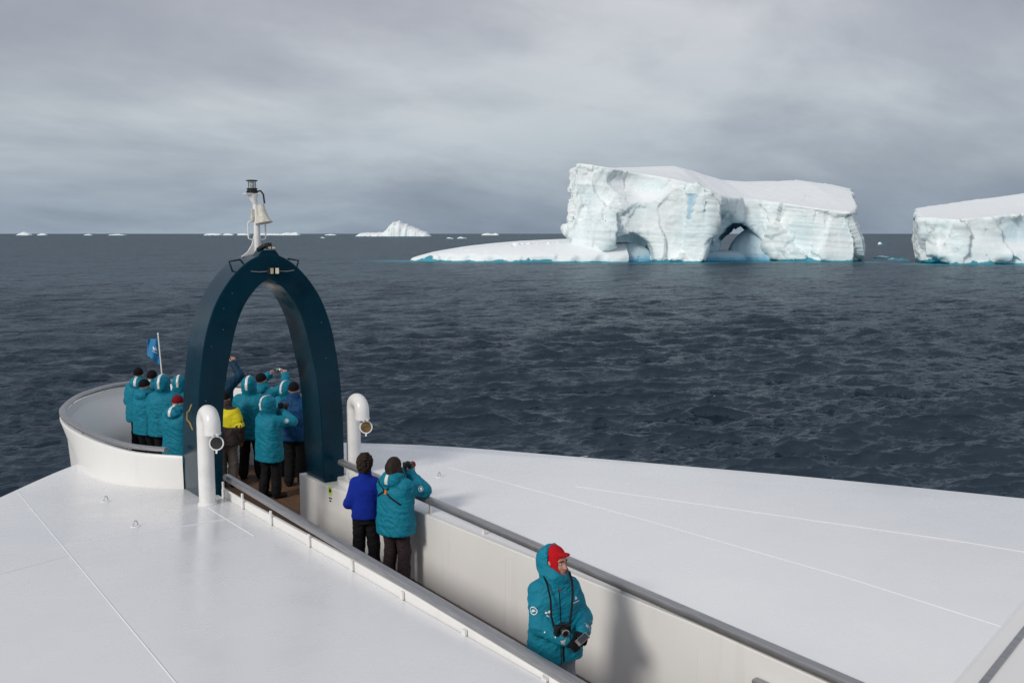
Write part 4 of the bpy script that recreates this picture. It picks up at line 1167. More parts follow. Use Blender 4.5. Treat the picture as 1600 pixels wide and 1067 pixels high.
# --- man with the red hat, facing us
Pp, Ph, Ps = (5.14, 6.74, 0.0), 193, 1.77
def man_extra(root, surf, J, hp, M, s):
    # storm flap, zip, chest prints, sleeve prints, neck strap
    rows = [[((x, 0.6, z), (0, -1, 0)) for x in (0.028, 0.036)] for z in np.linspace(0.80, 1.44, 40)]
    strip_on(surf, 'zip_flap', rows, root, 'strap_black', s, 0.002)
    rows = [[((x, 0.6, z), (0, -1, 0)) for x in (0.0, 0.02)] for z in np.linspace(0.80, 1.02, 14)]
    strip_on(surf, 'open_vent', rows, root, 'strap_black', s, 0.002)
    c = Vector((-0.115, 0.2, 1.335))
    def chest(poly, cx, cz, nm, mat='print_white'): return patch_on(surf, nm, [(x, y) for x, y in poly], (cx, 0.2, cz), (0, 1, 0), root, mat, s)
    chest([(-0.016, -0.01), (0.016, -0.012), (0.014, 0.0), (0.006, 0.006), (0.008, 0.018), (-0.002, 0.01), (-0.010, 0.012), (-0.008, 0.002)], -0.125, 1.335, 'chest_print')
    for i in range(7): chest([(-0.0035, -0.004), (0.0035, -0.004), (0.0035, 0.004), (-0.0035, 0.004)], -0.155+i*0.0105, 1.305, 'chest_letter')
    for x, z, r in ((0.155, 1.25, 0.010), (0.13, 1.255, 0.013), (0.112, 1.235, 0.006), (0.148, 1.225, 0.006), (0.135, 1.215, 0.008), (0.115, 1.212, 0.005)):
        chest(disc(r, 8), x, z, 'chest_star')
    chest(disc(0.008, 6), 0.02, 1.425, 'zip_pull', 'knit_red')
    S, E_, W_ = J[1]
    for f, r in ((0.45, 0.007), (0.72, 0.006)):
        c = E_*(1-f)+W_*f
        patch_on(surf, 'sleeve_print', disc(r, 10), c, (0.55, 0.2, 0.1) if f < 0.5 else (0.5, 0.55, 0.1), root, 'print_white', s)
    S, E_, W_ = J[-1]; c = E_*0.8+W_*0.2
    patch_on(surf, 'sleeve_print', [(-0.012, -0.004), (0.012, -0.003), (0.002, 0.006)], c, (-0.4, 0.9, 0.1), root, 'print_white', s)
person('man in teal parka and red knit hat facing the camera in the walkway', Pp, Ph, Ps, ((-0.115, 0.325, 1.12), (0.055, 0.335, 1.07)), head=(-24, 2, 0), trousers='trousers_grey',
       hat='knit_red', face_cover='knit_red', hood='back', stripe=False, gloves='knit_black', cuff='cuff_grey', hands=('hold', 'hold'), fine=True, seed=3, bulk=0.9, armk=0.88, badge=(1,), badge_n=(0.85, 0.6, 0.12),
       extra=man_extra, poles=((-0.5, -0.45, -0.7), (0.55, -0.35, -0.75)), hem=0.79, dorsals=((-0.3, 0.5, 0.75), (0.3, 0.6, 0.6)), hand_dirs=((0.35, 0.7, -0.4), (-0.5, 0.65, -0.3)))
pc = world_of(Pp, Ph, Ps/1.75, (0.08, 0.325, 1.155))
cam_o = hand_camera('small black camera hanging on the chest of the man in red hat', pc, (R(-8), 0, R(-Ph)), 1.12, 0.045, 0.03)
# its neck strap
def loc_strap(pts): return [Vector(world_of(Pp, Ph, Ps/1.75, p)) for p in pts]
inv = Matrix.Translation(pc) @ Matrix.Rotation(R(-Ph), 4, 'Z') @ Matrix.Rotation(R(-8), 4, 'X') @ Matrix.Scale(1.12, 4)
inv = inv.inverted()
for sd, pts in ((1, [(0.15, 0.31, 1.175), (0.155, 0.265, 1.26), (0.135, 0.205, 1.38), (0.13, 0.13, 1.475), (0.125, 0.03, 1.535)]), (-1, [(0.01, 0.315, 1.18), (-0.03, 0.27, 1.27), (-0.075, 0.20, 1.39), (-0.10, 0.13, 1.48), (-0.12, 0.03, 1.535)])):
    new_obj('strap', tube('strap', [inv @ p for p in loc_strap(pts)], 0.0085, 8, flat=0.5), cam_o, 'strap_black')
ph_ = new_obj('handheld_device', box_mesh('handheld_device', (-0.030, -0.062, -0.009), (0.030, 0.062, 0.009), 0.006, 3), None, 'phone_grey')
_z = Vector((0.25, 0.75, 0.6)).normalized(); _y = Vector((-0.72, 0.1, 0.62)); _y = (_y-_z*_y.dot(_z)).normalized(); _x = _y.cross(_z)
ph_.matrix_world = Matrix.Translation(world_of(Pp, Ph, Ps/1.75, (-0.045, 0.455, 1.10))) @ Matrix.Rotation(R(-Ph), 4, 'Z') @ Matrix((_x, _y, _z)).transposed().to_4x4()
tag(ph_, 'small grey handheld device in the gloved hands of the red hat man', 'device')
new_obj('screen', box_mesh('screen', (-0.024, -0.04, 0.0085), (0.024, 0.05, 0.0098)), ph_, 'lens_glass')

# --- the pair at the starboard rail
person('curly haired person in bright blue fleece and black trousers at the rail', (5.66, 11.50, 0), 32, 1.65, ((-0.12, 0.20, 1.00), (0.17, 0.20, 0.95)), jacket='fleece_blue', fleece=True, hood='collar', hair='curly', hem=0.88, stripe=False, head=(6, 0, 0), seed=11, bulk=0.92, poles=((-0.45, -0.6, -0.6), (0.55, -0.55, -0.6)), fine=False)
Op, Oh, Os = (5.82, 10.97, 0), 66, 1.69
def sling(root, surf, J, hp, M, s):
    rows = []
    for tt in np.linspace(0, 1, 24):
        x = -0.21+0.40*tt; z = 1.44-0.26*tt
        rows.append([((x, -0.6, z+d), (0, 1, 0)) for d in (-0.014, 0.014)])
    strip_on(surf, 'camera_sling', rows, root, 'strap_black', s, 0.006)
    rows = []
    for tt in np.linspace(0, 1, 14):
        x = -0.20+0.22*tt; z = 1.24+0.14*tt
        rows.append([((x, -0.6, z+d), (0, 1, 0)) for d in (-0.014, 0.014)])
    strip_on(surf, 'camera_sling', rows, root, 'strap_black', s, 0.006)
    patch_on(surf, 'sling_patch', [(-0.018, -0.028), (0.018, -0.028), (0.018, 0.028), (-0.018, 0.028)], (-0.03, -0.2, 1.325), (0, -1, 0), root, 'orange_patch', s, 0.009)
person('long haired person in teal parka with sling, raising a camera at the rail', Op, Oh, Os, ((-0.06, 0.25, 1.50), (0.09, 0.22, 1.49)), trousers='trousers_plum', hood='down', hair='long', hem=0.76, seed=23, head=(4, -2, 0), hands=('grip', 'grip'), badge=(1,), extra=sling, bulk=1.04,
       poles=((-0.7, 0.1, -0.7), (0.7, -0.1, -0.7)), dorsals=((-0.8, -0.2, 0.5), (0.8, -0.2, 0.5)), hand_dirs=((0.1, 0.5, 0.85), (-0.1, 0.5, 0.85)), feet=((-0.12, 0.0), (0.12, 0.03)))
hand_camera('camera with zoom lens raised by the long haired person at the rail', world_of(Op, Oh, Os/1.75, (0.02, 0.245, 1.60)), (0, 0, R(-Oh)), 1.1, 0.085, 0.036, ringmat='knit_red')

# --- lookout, port side group
person('teal parka passenger with black beanie at the far left by the bulwark', (4.90, 19.6, 0.2), 38, 1.73, FRONT, hood='down', hat='knit_black', seed=31)
person('teal parka passenger with dark hat in front of the leftmost passenger', (4.70, 18.4, 0.2), 62, 1.67, FRONT, hood='down', hat='knit_black', stripe=False, head=(14, 0, 0), seed=32)
person('passenger in black furry hat mostly hidden behind two teal parkas', (4.995, 19.0, 0.2), 45, 1.74, FRONT, hood='down', hat='knit_black', seed=33)
person('tall teal hooded passenger with white hood stripe, left of the arch', (4.87, 17.86, 0.2), 42, 1.77, FRONT, seed=34, bulk=1.05)
person('teal hooded passenger half hidden behind the left arch leg', (5.37, 18.6, 0.2), 30, 1.64, UPCAM, seed=35)
person('short teal parka passenger in maroon hat next to the left arch leg', (4.88, 17.1, 0.0), 52, 1.73, FRONT, hood='down', hat='knit_maroon', hem=0.62, head=(18, 12, 0), seed=36, bulk=1.05)
# --- lookout, seen through the arch
Gp, Gh = (6.07, 18.4, 0.2), 40
person('passenger in navy jacket holding up a phone with both hands', Gp, Gh, 1.80, ((-0.04, 0.30, 1.78), (0.15, 0.30, 1.78)), jacket='jacket_navy', hood='collar', hat='knit_black', stripe=False, hands=('grip', 'grip'), seed=37, poles=((-0.8, 0.1, -0.5), (0.8, 0.1, -0.5)), dorsals=((-0.6, -0.7, 0.2), (0.6, -0.7, 0.2)), hand_dirs=((0.05, 0.2, 1), (-0.05, 0.2, 1)))
gph = new_obj('phone', box_mesh('phone', (-0.075, -0.005, -0.037), (0.075, 0.005, 0.037), 0.004, 2), None, 'black_plastic')
gph.location = world_of(Gp, Gh, 1.80/1.75, (0.055, 0.36, 1.87)); gph.rotation_euler = (0, 0, R(-Gh)); tag(gph, 'black phone held up by bare hands beside the arch leg', 'phone')
new_obj('screen', box_mesh('screen', (-0.068, -0.0062, -0.032), (0.068, -0.0045, 0.032)), gph, 'lens_glass')
def yellow_top(root, surf, J, hp, M, s):
    rows = []
    for z in np.linspace(1.16, 1.475, 18):
        rows.append([((0.7*math.cos(a), 0.7*math.sin(a), z+0.03*math.sin(2*a)), (-math.cos(a), -math.sin(a), 0)) for a in np.linspace(R(150), R(380), 34)])
    strip_on(surf, 'yellow_yoke', rows, root, 'yellow_cloth', s, 0.006)
person('passenger in brown jacket with yellow back and khaki trousers behind arch leg', (5.78, 17.25, 0), 40, 1.70, ((-0.13, 0.30, 1.10), (0.26, 0.06, 0.88)), jacket='jacket_brown', hood='collar', hat='knit_black', trousers='trousers_khaki', stripe=False, seed=38, hem=0.80, extra=yellow_top)
person('tall teal hooded passenger in black trousers seen from behind through the arch', (6.33, 17.55, 0), 38, 1.86, ((-0.12, 0.33, 1.20), (0.16, 0.33, 1.22)), seed=39, badge=(1,), bulk=1.06, feet=((-0.14, 0.0), (0.14, 0.05)))
Jp, Jh = (6.80, 18.15, 0), 58
person('teal parka passenger in black beanie lifting a compact camera', Jp, Jh, 1.84, ((-0.16, 0.40, 1.66), (0.22, 0.40, 1.68)), hood='down', hat='knit_black', stripe=False, hands=('grip', 'grip'), seed=40, gloves=None, poles=((-0.9, 0, -0.35), (0.9, 0, -0.35)), dorsals=((-0.7, -0.5, 0.2), (0.7, -0.5, 0.2)), hand_dirs=((0.4, 0.3, 0.9), (-0.3, 0.3, 0.9)), head=(10, -4, 0))
hand_camera('silver compact camera held up by the black beanie passenger', world_of(Jp, Jh, 1.84/1.75, (0.05, 0.46, 1.76)), (0, 0, R(-Jh+180)), 0.95, 0.03, 0.03, ringmat='silver', body='silver')
Kp, Kh = (6.11, 16.05, 0), 74
person('teal hooded passenger with camera at the eye, nearest behind the arch', Kp, Kh, 1.72, ((-0.06, 0.27, 1.50), (0.09, 0.25, 1.49)), seed=41, gloves='knit_black', hands=('grip', 'grip'), hem=0.68, badge=(1,), bulk=1.05, poles=((-0.7, 0.1, -0.7), (0.9, 0.0, -0.5)), dorsals=((-0.8, -0.2, 0.5), (0.8, -0.2, 0.5)), hand_dirs=((0.1, 0.5, 0.85), (-0.1, 0.5, 0.85)), feet=((-0.10, -0.05), (0.10, 0.08)))
hand_camera('black camera with long lens at the eye of the hooded passenger', world_of(Kp, Kh, 1.72/1.75, (0.02, 0.265, 1.60)), (0, 0, R(-Kh)), 1.1, 0.10, 0.036, ringmat='black_plastic')
person('passenger in royal blue jacket and black beanie beside the right arch leg', (6.80, 16.6, 0), 32, 1.86, FRONT, jacket='jacket_royal', hood='collar', hat='knit_black', stripe=False, seed=42, hem=0.80, boots='boot_black')
person('teal hooded passenger behind the royal blue jacket', (6.95, 17.33, 0), 60, 1.76, FRONT, seed=43)
# ================================================================= ICEBERGS
def ice_material():
    t = NT('ice')
    geo = t.new('ShaderNodeNewGeometry')
    sepp = t.new('ShaderNodeSeparateXYZ'); t.l.new(geo.outputs['Position'], sepp.inputs[0])
    hz = t.math('SUBTRACT', sepp.outputs[2], SEA_Z)
    sn = t.new('ShaderNodeSeparateXYZ'); t.l.new(geo.outputs['True Normal'], sn.inputs[0])
    mp = t.new('ShaderNodeMapping'); mp.inputs['Scale'].default_value = (1, 1, 1); t.l.new(geo.outputs['Position'], mp.inputs[0])
    v = mp.outputs[0]
    mp2 = t.new('ShaderNodeMapping'); mp2.inputs['Scale'].default_value = (0.02, 0.02, 0.33); mp2.inputs['Rotation'].default_value = (R(5), R(-3), 0); t.l.new(geo.outputs['Position'], mp2.inputs[0])
    strata = t.noise(mp2.outputs[0], 1.0, 6, 0.65, 0.6)
    blot = t.noise(v, 0.045, 5, 0.6, 0.4)
    at = t.new('ShaderNodeAttribute'); at.attribute_name = 'blue'
    snow = (0.86, 0.90, 0.925)
    side = t.ramp(blot, [(0.35, (0.70, 0.825, 0.865)), (0.52, (0.82, 0.885, 0.905)), (0.7, (0.87, 0.91, 0.925))])
    side = t.mix(t.ramp(strata, [(0.42, 0.0), (0.64, 0.32)]), side, (0.64, 0.765, 0.80))
    c = t.mix(t.ramp(sn.outputs[2], [(0.45, 0.0), (0.8, 1.0)]), side, snow)
    # bare wet blue ice in the wave-washed notch
    edge = t.math('ADD', hz, t.math('MULTIPLY', t.math('POWER', t.noise(v, 0.07, 4, 0.6, 0.5), 5.0), -24.0))
    c = t.mix(t.ramp(edge, [(0.0, 1.0), (0.6, 0.0)]), c, (0.05, 0.29, 0.38))
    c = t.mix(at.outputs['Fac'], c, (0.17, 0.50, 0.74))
    t.p(color=c, rough=0.55, spec=0.3)
    b = t.bump(t.noise(mp2.outputs[0], 2.2, 6, 0.7, 0.8), 0.35, 0.9)
    b = t.bump(t.noise(v, 0.5, 6, 0.65), 0.3, 0.6, b)
    # fracture lines
    mp3 = t.new('ShaderNodeMapping'); mp3.inputs['Scale'].default_value = (0.055, 0.055, 0.035); mp3.inputs['Rotation'].default_value = (R(18), R(-24), 0)
    wob = t.new('ShaderNodeTexNoise'); wob.inputs['Scale'].default_value = 0.12; wob.inputs['Detail'].default_value = 4; t.l.new(geo.outputs['Position'], wob.inputs['Vector'])
    vs1 = t.new('ShaderNodeVectorMath', operation='MULTIPLY_ADD'); t.l.new(wob.outputs['Color'], vs1.inputs[0]); vs1.inputs[1].default_value = (9, 9, 9); t.l.new(geo.outputs['Position'], vs1.inputs[2])
    t.l.new(vs1.outputs[0], mp3.inputs[0])
    vo = t.new('ShaderNodeTexVoronoi', feature='DISTANCE_TO_EDGE'); t.l.new(mp3.outputs[0], vo.inputs['Vector']); vo.inputs['Scale'].default_value = 1.0
    cr = t.ramp(vo.outputs['Distance'], [(0.0, 0.0), (0.03, 1.0)])
    mask = t.math('MULTIPLY', t.ramp(t.noise(v, 0.03, 3), [(0.48, 0.0), (0.60, 1.0)]), t.ramp(sn.outputs[2], [(0.35, 1.0), (0.6, 0.0)]))
    cr = t.mix(mask, (1.0, 1.0, 1.0), cr)
    t.bump(cr, 0.45, 0.7, b)
    MATS['ice'] = t.m
ice_material()
def ssmooth(a, b, x):
    q = np.clip((x-a)/(b-a), 0, 1); return q*q*(3-2*q)
def smin(a, b, k):
    h = np.clip(0.5+0.5*(b-a)/k, 0, 1); return b+(a-b)*h-k*h*(1-h)
def smax(a, b, k): return -smin(-a, -b, k)
def berg_object(name, V, Q, org, label, cat='iceberg', group='icebergs on the sea', parent=None, blue=None):
    """V in (u right, v away, w up) metres -> world axes about org"""
    W = np.stack([RIGHT[0]*V[:, 0]+FWD[0]*V[:, 1], RIGHT[1]*V[:, 0]+FWD[1]*V[:, 1], V[:, 2]], 1)
    me = np_mesh(name, W, Q)
    at = me.attributes.new('blue', 'FLOAT', 'POINT'); at.data.foreach_set('value', (np.zeros(len(V)) if blue is None else np.clip(blue, 0, 1)).astype(np.float32))
    o = new_obj(name, me, parent, 'ice', True)
    if parent is None:
        o.location = org; tag(o, label, cat, group)
    return o
def org_of(lat, dep): x, y = uv_world(lat, dep); return (x, y, SEA_Z)
def facets(P, cell, seed, tilt=0.5):
    """broken-ice relief: every Voronoi cell is a chip of its own with a random offset and slope"""
    q = P/cell; i0 = np.floor(q).astype(np.int64)
    best = np.full(len(P), 1e9); val = np.zeros(len(P))
    for dx in (-1, 0, 1):
        for dy in (-1, 0, 1):
            for dz_ in (-1, 0, 1):
                c = i0+np.array((dx, dy, dz_))
                h = [_hash(c[:, 0], c[:, 1], c[:, 2], seed+k) for k in range(7)]
                ctr = c+np.stack(h[:3], 1)
                r = q-ctr; d = (r*r).sum(1)
                m = d < best
                best = np.where(m, d, best)
                vv = (h[3]-0.5)+tilt*2*((h[4]-0.5)*r[:, 0]+(h[5]-0.5)*r[:, 1]+(h[6]-0.5)*r[:, 2])
                val = np.where(m, vv, val)
    return val
def displace_ice(V, Q, seed, amp=1.0, calm=None):
    N = vnormals(V, Q)
    steep = 1-np.clip(N[:, 2], 0, 1)**1.5
    p = V.copy()
    tilt = V[:, 2]+0.05*V[:, 0]-0.08*V[:, 1]
    wp = np.stack([fbm(p/12, 3, seed+21), fbm(p/12+7, 3, seed+22), fbm(p/12+13, 3, seed+23)], 1)*2
    q = np.stack([p[:, 0], p[:, 1], tilt*0.55], 1)+wp
    where = np.clip(0.55+1.5*fbm(p/45, 2, seed+31), 0.08, 1.0)     # calm stretches and shattered ones
    f1 = facets(q, 19.0, seed, 1.0); f2 = facets(q, 6.5, seed+40, 0.9); f3 = facets(q*np.array((1, 1, 1.6)), 2.9, seed+80, 0.8)
    ridg = fbm(np.stack([p[:, 0]/30, p[:, 1]/30, tilt/18], 1), 4, seed, 0.55, True)
    lay = fbm(np.stack([p[:, 0]/70, p[:, 1]/70, tilt/2.2], 1), 3, seed+7, 0.6, True)
    d = steep*(4.8*f1+where*(1.9*f2+0.5*f3)+0.7*ridg+0.5*lay)*amp + (1-steep)*(0.45*fbm(p/24, 3, seed+9)+0.10*f2)*amp
    d = d*np.clip(V[:, 2]/3+0.35, 0.2, 1)*(1 if calm is None else calm)
    return V+N*d[:, None]
# --- the great arched berg
def big_berg():
    hgt = 0.8
    lo = np.array((-88.0, -36.0, -4.0)); hi = np.array((142.0, 128.0, 74.0))
    n = ((hi-lo)/hgt).astype(int)+1
    u = (lo[0]+np.arange(n[0])*hgt)[:, None, None]; v = (lo[1]+np.arange(n[1])*hgt)[None, :, None]; w = (lo[2]+np.arange(n[2])*hgt)[None, None, :]
    u, v, w = u.astype(np.float32), v.astype(np.float32), w.astype(np.float32)
    fu = np.interp(u.ravel(), [-88, -76, -60, -18, -7, 4, 10, 22, 40, 60, 97, 112], [60, 60, 57, 49, 46.5, 42.5, 39, 35.5, 32.5, 31.5, 28, 27])[:, None, None]
    bu = np.interp(u.ravel(), [-88, -75, -50, 1, 14, 34, 55, 93, 112, 126, 142], [60, 61, 63.5, 65.8, 62.5, 56, 54.8, 55.5, 53, 49.5, 40])[:, None, None]
    top = fu+(bu-fu)*ssmooth(-25, 125, v)**0.9
    vf = np.interp(u.ravel(), [-88, -80, -66, -40, -20, -5, 2, 9, 19, 31, 44, 58, 75, 97, 112], [6, 0, -6, -14, -20, -25, -26, -21, -4, 15, 14, 2, -8, -12, 0])[:, None, None]
    # the front wall leans back with height, sharper on the buttress
    lean = np.interp(u.ravel(), [-88, -50, -10, 0, 20, 112], [0.02, 0.06, 0.18, 0.22, 0.10, 0.10])[:, None, None]
    front = (vf+lean*w)-v
    back = v-(118+0.0*u)
    uL = np.interp(w.ravel(), [-4, 0, 8, 13, 18, 21.5, 24, 30, 45, 62], [-84, -82, -77.5, -76, -80, -82, -79, -77.5, -76.5, -75])[None, None, :]
    left = -(u-(uL+0.07*v))
    right = u-(97+0.30*v-0.03*w+3*np.sin(v/17)+2*np.sin(w/6))
    F = np.maximum(np.maximum(front, back)*0.95, np.maximum(left, right))
    F = smax(F, (w-top)*0.95, 1.6)
    # nose low on the left end, with a notch beneath it
    def ell(c, r, M=None):
        x, y, z = (u-c[0])/r[0], (v-c[1])/r[1], (w-c[2])/r[2]
        return (np.sqrt(x*x+y*y+z*z)-1)*min(r)
    # grey hollow under the upper left edge, and the bulge below it
    F = smax(F, -ell((-40, -25, 48), (23, 27, 14)), 1.5)
    F = smin(F, ell((-54, -3, 14), (15, 15, 24)), 9)
    # small cave at the waterline
    cave = np.sqrt(((u+45-0.2*w)/16)**2+((w+1)/16.5)**2)-1
    F = smax(F, -np.maximum(cave*12, (v-16)), 2.5)
    # the hollow scooped from the buttress to the arch, and the arch itself
    F = smax(F, -ell((25, -10, 6), (25, 29, 27)), 4)
    ax = 23+0.22*v
    half = 25*np.clip(1-(w/25.5), 0, 1)**0.66
    off = np.where(u < ax, 1.15, 0.95)
    tun = np.abs(u-ax)*off-half
    tun = np.maximum(tun*0.8, w-24.5)
    F = smax(F, -tun, 2.0)
    F = F.astype(np.float32)
    V, Q = surface_nets(F, lo, hgt)
    V = lap(V, Q, 1, 0.4)
    calm = 1-0.7*np.clip(1-np.abs(V[:, 0]+32)/34, 0, 1)*ssmooth(14, 26, V[:, 2])-0.45*np.clip(1-np.abs(V[:, 0]-20)/22, 0, 1)
    V = displace_ice(V, Q, 12, 1.0, calm)
    N = vnormals(V, Q)
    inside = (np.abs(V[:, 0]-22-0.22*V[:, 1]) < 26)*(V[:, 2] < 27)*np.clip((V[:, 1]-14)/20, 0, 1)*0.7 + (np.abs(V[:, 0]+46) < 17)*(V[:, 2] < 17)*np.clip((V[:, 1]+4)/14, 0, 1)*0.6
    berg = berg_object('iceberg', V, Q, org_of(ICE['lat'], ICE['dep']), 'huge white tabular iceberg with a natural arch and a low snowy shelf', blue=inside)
    return berg
big = big_berg()
def lump(parent, name, c, r, seed, res=1.2, amp=0.5, blue=0.25, flat=None, power=2.0):
    lo = np.array(c)-np.array(r)*1.15; hi = np.array(c)+np.array(r)*1.15
    n = ((hi-lo)/res).astype(int)+2
    g = [lo[i]+np.arange(n[i])*res for i in range(3)]
    x, y, z = (g[0][:, None, None]-c[0])/r[0], (g[1][None, :, None]-c[1])/r[1], (g[2][None, None, :]-c[2])/r[2]
    F = ((np.abs(x)**power+np.abs(y)**power+np.abs(z)**power)**(1/power)-1)*min(r)
    V, Q = surface_nets(F.astype(np.float32), lo, res)
    V = displace_ice(lap(V, Q, 1), Q, seed, amp)
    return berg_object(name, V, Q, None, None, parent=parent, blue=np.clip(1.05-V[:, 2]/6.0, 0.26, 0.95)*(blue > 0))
# rounded mounds of blue-white ice behind the openings
lump(big, 'inner_mound', (51, 34, -3), (26, 21, 27), 3, 1.1, 0.2, 0.22)
lump(big, 'inner_mound', (22, 30, -1), (24, 14, 7.5), 4, 0.9, 0.15, 0.25)
lump(big, 'inner_mound', (-42, 3, -3), (16, 12, 15), 5, 0.8, 0.2, 0.25)
# low shelf running out to the left
def shelf():
    res = 0.9
    lo = np.array((-186.0, -34.0, -3.0)); hi = np.array((-44.0, 62.0, 18.0))
    n = ((hi-lo)/res).astype(int)+1
    u = (lo[0]+np.arange(n[0])*res)[:, None, None]; v = (lo[1]+np.arange(n[1])*res)[None, :, None]; w = (lo[2]+np.arange(n[2])*res)[None, None, :]
    uu, vv = u.ravel(), v.ravel()
    plan = np.sqrt(((u+86)/92)**2+((v-14)/np.interp(uu, [-186, -150, -110, -60], [26, 34, 38, 38])[:, None, None])**2)-1
    topz = np.interp(uu, [-186, -178, -165, -140, -110, -80, -44], [1.5, 4.0, 7.0, 9.6, 11.5, 12.6, 13.5])[:, None, None]*np.sqrt(np.clip(1-np.clip(plan+1, 0, 1)**4, 0.02, 1))*np.interp(vv, [-34, -24, 0, 30], [0.40, 0.46, 0.8, 1.0])[None, :, None]+1.2
    sc = 1.6*np.sin(uu/3.3+2*np.sin(uu/11))[:, None, None]
    F = np.maximum(plan*34+sc*0.7+0.35*w, (w-topz)*0.9)
    V, Q = surface_nets(F.astype(np.float32), lo, res)
    V = lap(V, Q, 1, 0.4)
    V = displace_ice(V, Q, 21, 0.38)
    berg_object('low_shelf', V, Q, None, None, parent=big)
shelf()
rb = random.Random(3)
for (cu, cv, sz) in ((-112, 0, 2.2), (-108, 3, 1.7), (-104, 1, 1.9), (-99, 4, 1.5), (-92, 0, 1.6), (-86, 3, 1.3), (-146, 8, 1.0), (-115, -4, 1.2)):
    lump(big, 'ice_chunk', (cu, cv, np.interp(cu, [-178, -140, -110, -80], [4, 8.2, 9.8, 11.0])), (sz, sz*0.9, sz*0.9), rb.randint(1, 99), 0.5, 0.28, 0.0)
# blue vein of clear ice on the buttress
def vein():
    bv = BVHTree.FromPolygons([tuple(x.co) for x in big.data.vertices], [tuple(p.vertices) for p in big.data.polygons])
    V, F = [], []
    d = Vector((FWD[0], FWD[1], 0)); r = Vector((RIGHT[0], RIGHT[1], 0))
    rows = 14
    for i in range(rows):
        w = 40.5-i*1.15
        uc = -8.0-0.28*i+0.05*i*i*0.2; hw = 2.7-0.14*i+0.5*math.sin(i*1.7)
        for k in range(5):
            p, nrm, _, _ = bv.ray_cast(r*(uc+hw*(k/2-1))+Vector((0, 0, w))-d*120, d, 300)
            V.append(p-d*0.35 if p is not None else V[-1])
    for i in range(rows-1):
        for k in range(4): F.append((i*5+k, i*5+k+1, (i+1)*5+k+1, (i+1)*5+k))
    me = pydata('blue_vein', V, F)
    at = me.attributes.new('blue', 'FLOAT', 'POINT'); at.data.foreach_set('value', [(0.08, 0.5, 0.6, 0.5, 0.08)[i % 5] for i in range(len(V))])
    new_obj('blue_vein', me, big, 'ice', True)
vein()

# --- tabular berg cut by the right edge of the picture
def right_berg():
    res = 1.1
    lo = np.array((-8.0, -22.0, -4.0)); hi = np.array((190.0, 112.0, 66.0))
    n = ((hi-lo)/res).astype(int)+1
    u = (lo[0]+np.arange(n[0])*res)[:, None, None]; v = (lo[1]+np.arange(n[1])*res)[None, :, None]; w = (lo[2]+np.arange(n[2])*res)[None, None, :]
    uu = u.ravel()
    ft = np.interp(uu, [-8, 0, 18, 60, 120, 190], [26, 26, 25, 28, 31, 33])[:, None, None]
    bt = np.interp(uu, [-8, 10, 60, 110, 190], [28, 30, 37, 44, 52])[:, None, None]
    top = ft+(bt-ft)*ssmooth(-10, 105, v)
    vf = np.interp(uu, [-8, 0, 8, 20, 34, 60, 100, 140, 190], [22, 18, 8, -6, -4, -1, -6, -2, -8])[:, None, None]
    F = np.maximum((vf+0.05*w-v)*0.95, (v-100))
    F = np.maximum(F, (3.0+0.36*v-0.12*w)-u)
    F = np.maximum(F, u-182)
    F = smax(F, w-top, 1.5)
    def ell(c, r):
        x, y, z = (u-c[0])/r[0], (v-c[1])/r[1], (w-c[2])/r[2]
        return (np.sqrt(x*x+y*y+z*z)-1)*min(r)
    F = smax(F, -ell((56, -16, 17), (34, 16, 11)), 4)
    F = smin(F, ell((26, 2, 0), (18, 13, 15)), 6)
    F = smin(F, ell((52, -2, -2), (26, 10, 12)), 5)
    F = smax(F, -ell((9, 2, 0), (7, 12, 4.5)), 2); F = smax(F, -ell((44, -12, 0), (7, 7, 4)), 2)
    V, Q = surface_nets(F.astype(np.float32), lo, res)
    V = lap(V, Q, 1, 0.4); V = displace_ice(V, Q, 33, 0.85)
    bl = np.clip(1-np.abs(V[:, 0]-66)/30, 0, 1)*np.clip(1-np.abs(V[:, 2]-17)/9, 0, 1)*0.3
    berg_object('iceberg', V, Q, org_of(230.5, 563), 'flat topped pale iceberg cut off by the right edge of the picture', blue=bl)
right_berg()

# --- distant bergs: silhouette heights along u, given real depth and crumbled walls
def far_berg(px0, px1, prof, dist, label, seed, depth=0.5, name='iceberg', grp='small icebergs on the horizon', hs=1.0):
    sc = dist/1556.0
    W_ = (px1-px0)*sc
    nu, nv = max(10, min(90, int((px1-px0)*1.6))), 18
    D = W_*depth
    us = np.linspace(0, 1, nu); vs_ = np.linspace(0, 1, nv)
    H = np.interp(us, [p[0] for p in prof], [p[1]*sc*hs for p in prof])
    rng = np.stack([us*nu/3.0+seed, np.full(nu, seed*1.7), np.zeros(nu)], 1)
    H = H*(1+0.18*fbm(rng, 3, seed))
    V = []
    for i in range(nu):
        for j in range(nv):
            e = 1-abs(2*vs_[j]-1)**6
            x = us[i]; taper = min(1, (x+0.01)*14, (1.01-x)*14)
            z = H[i]*e*taper*(0.72+0.28*min(1, vs_[j]*2))
            V.append((x*W_-W_/2, (vs_[j])*D, z if 0 < j < nv-1 and 0 < i < nu-1 else -2))
    V = np.array(V)
    nn = fbm(np.stack([V[:, 0]/W_*24, V[:, 1]/W_*24, V[:, 2]/W_*24+seed], 1), 4, seed+1)
    V[:, 1] += nn*D*0.10; V[:, 2] *= 1+0.16*nn
    i = np.arange(nu-1)[:, None]*nv+np.arange(nv-1)[None, :]
    Q = np.stack([i.ravel(), (i+nv).ravel(), (i+nv+1).ravel(), (i+1).ravel()], 1)
    lat = ((px0+px1)/2-800)*sc
    return berg_object(name, V, Q, org_of(lat, dist), label, group=grp)
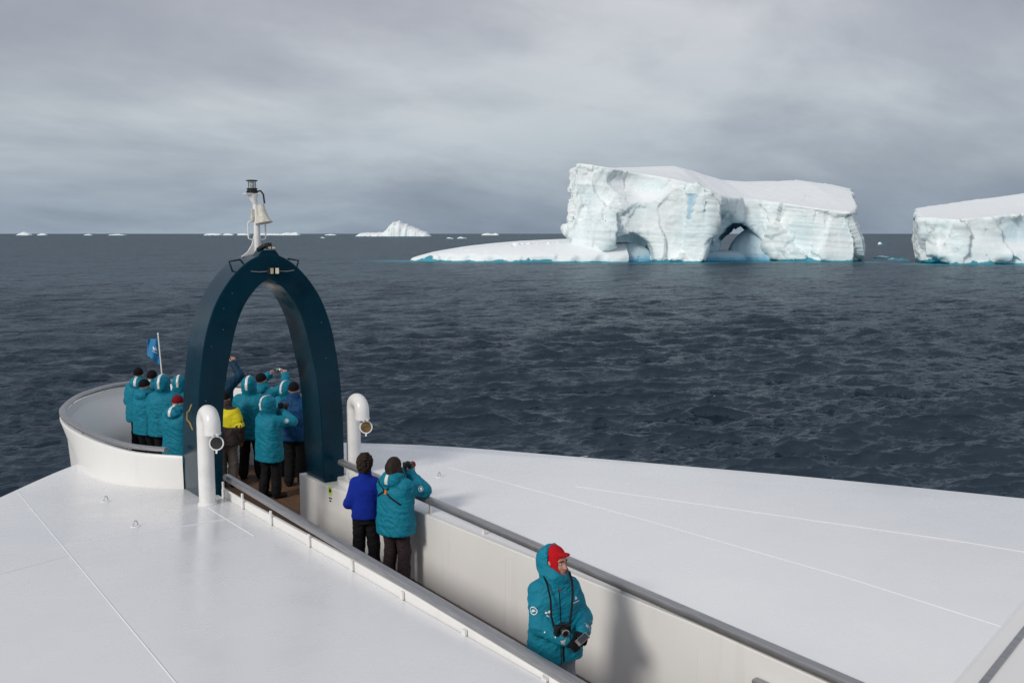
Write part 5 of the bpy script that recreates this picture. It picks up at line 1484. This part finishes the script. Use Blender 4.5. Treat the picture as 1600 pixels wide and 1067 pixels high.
far_berg(555, 672, [(0, 6), (0.2, 6), (0.36, 7), (0.42, 12), (0.48, 21), (0.55, 23), (0.7, 17), (0.85, 10), (1, 5)], 5600, 'pale iceberg with a single peak on the horizon between arch and big berg', 5, 0.45, grp='icebergs on the sea')
FARS = [(28, 49, [(0, 1), (0.3, 6), (0.6, 8), (1, 2)], 'tiny peaked iceberg on the horizon at the far left'),
        (61, 75, [(0, 2), (0.5, 5), (1, 2)], 'tiny low iceberg right of the far left peaked one'),
        (134, 146, [(0, 1.5), (0.5, 3), (1, 1)], 'faint speck of ice on the left horizon'),
        (172, 196, [(0, 2), (0.5, 3), (1, 1)], 'thin flat floe on the left horizon right of the faint speck'),
        (320, 346, [(0, 3), (0.4, 4.5), (1, 3)], 'small flat iceberg on the horizon left of the mast'),
        (350, 366, [(0, 3), (0.5, 4.5), (1, 2)], 'small rounded iceberg on the horizon just left of the mast'),
        (372, 391, [(0, 4), (0.6, 4), (1, 2)], 'small iceberg on the horizon touching the mast on its left'),
        (403, 440, [(0, 4.5), (0.6, 4), (1, 3)], 'long low iceberg on the horizon touching the mast on its right'),
        (438, 468, [(0, 3), (0.3, 6), (0.6, 5), (0.85, 7.5), (1, 4)], 'jagged two peaked iceberg on the horizon right of the mast'),
        (508, 526, [(0, 1.5), (0.5, 3), (1, 1.5)], 'thin ice sliver on the horizon between mast and peaked berg'),
        (752, 780, [(0, 2), (0.3, 5), (0.6, 3), (0.8, 5), (1, 2)], 'faint iceberg on the horizon above the low shelf')]
for k, (a, b, pr, lb) in enumerate(FARS):
    far_berg(a, b, pr, 9000, lb, 20+k, 0.7, hs=0.72)
for k, (px, dist, w_, h_, lb) in enumerate([(1381, 690, 12, 1.6, 'small white floe on the water between the two large icebergs'), (1399, 640, 10, 1.2, 'flat white floe just left of the right hand iceberg'), (1411, 628, 8, 1.4, 'small bit of brash ice closest to the right hand iceberg'),
                                           (703, 3200, 26, 5, 'white floe below the horizon right of the peaked berg'), (722, 3300, 34, 6, 'longer white floe below the horizon near the low shelf'), (505, 3600, 20, 5, 'small white floe below the horizon left of the peaked berg'), (1374, 1500, 8, 4.5, 'lone white growler beyond the gap between the large bergs')]):
    sc = dist/1556.0
    far_berg(px-w_/2/sc, px+w_/2/sc, [(0, 0.4*h_/sc), (0.4, h_/sc), (0.7, 0.6*h_/sc), (1, 0.3*h_/sc)], dist, lb, 60+k, 0.6, 'ice_floe', 'ice floes on the water')
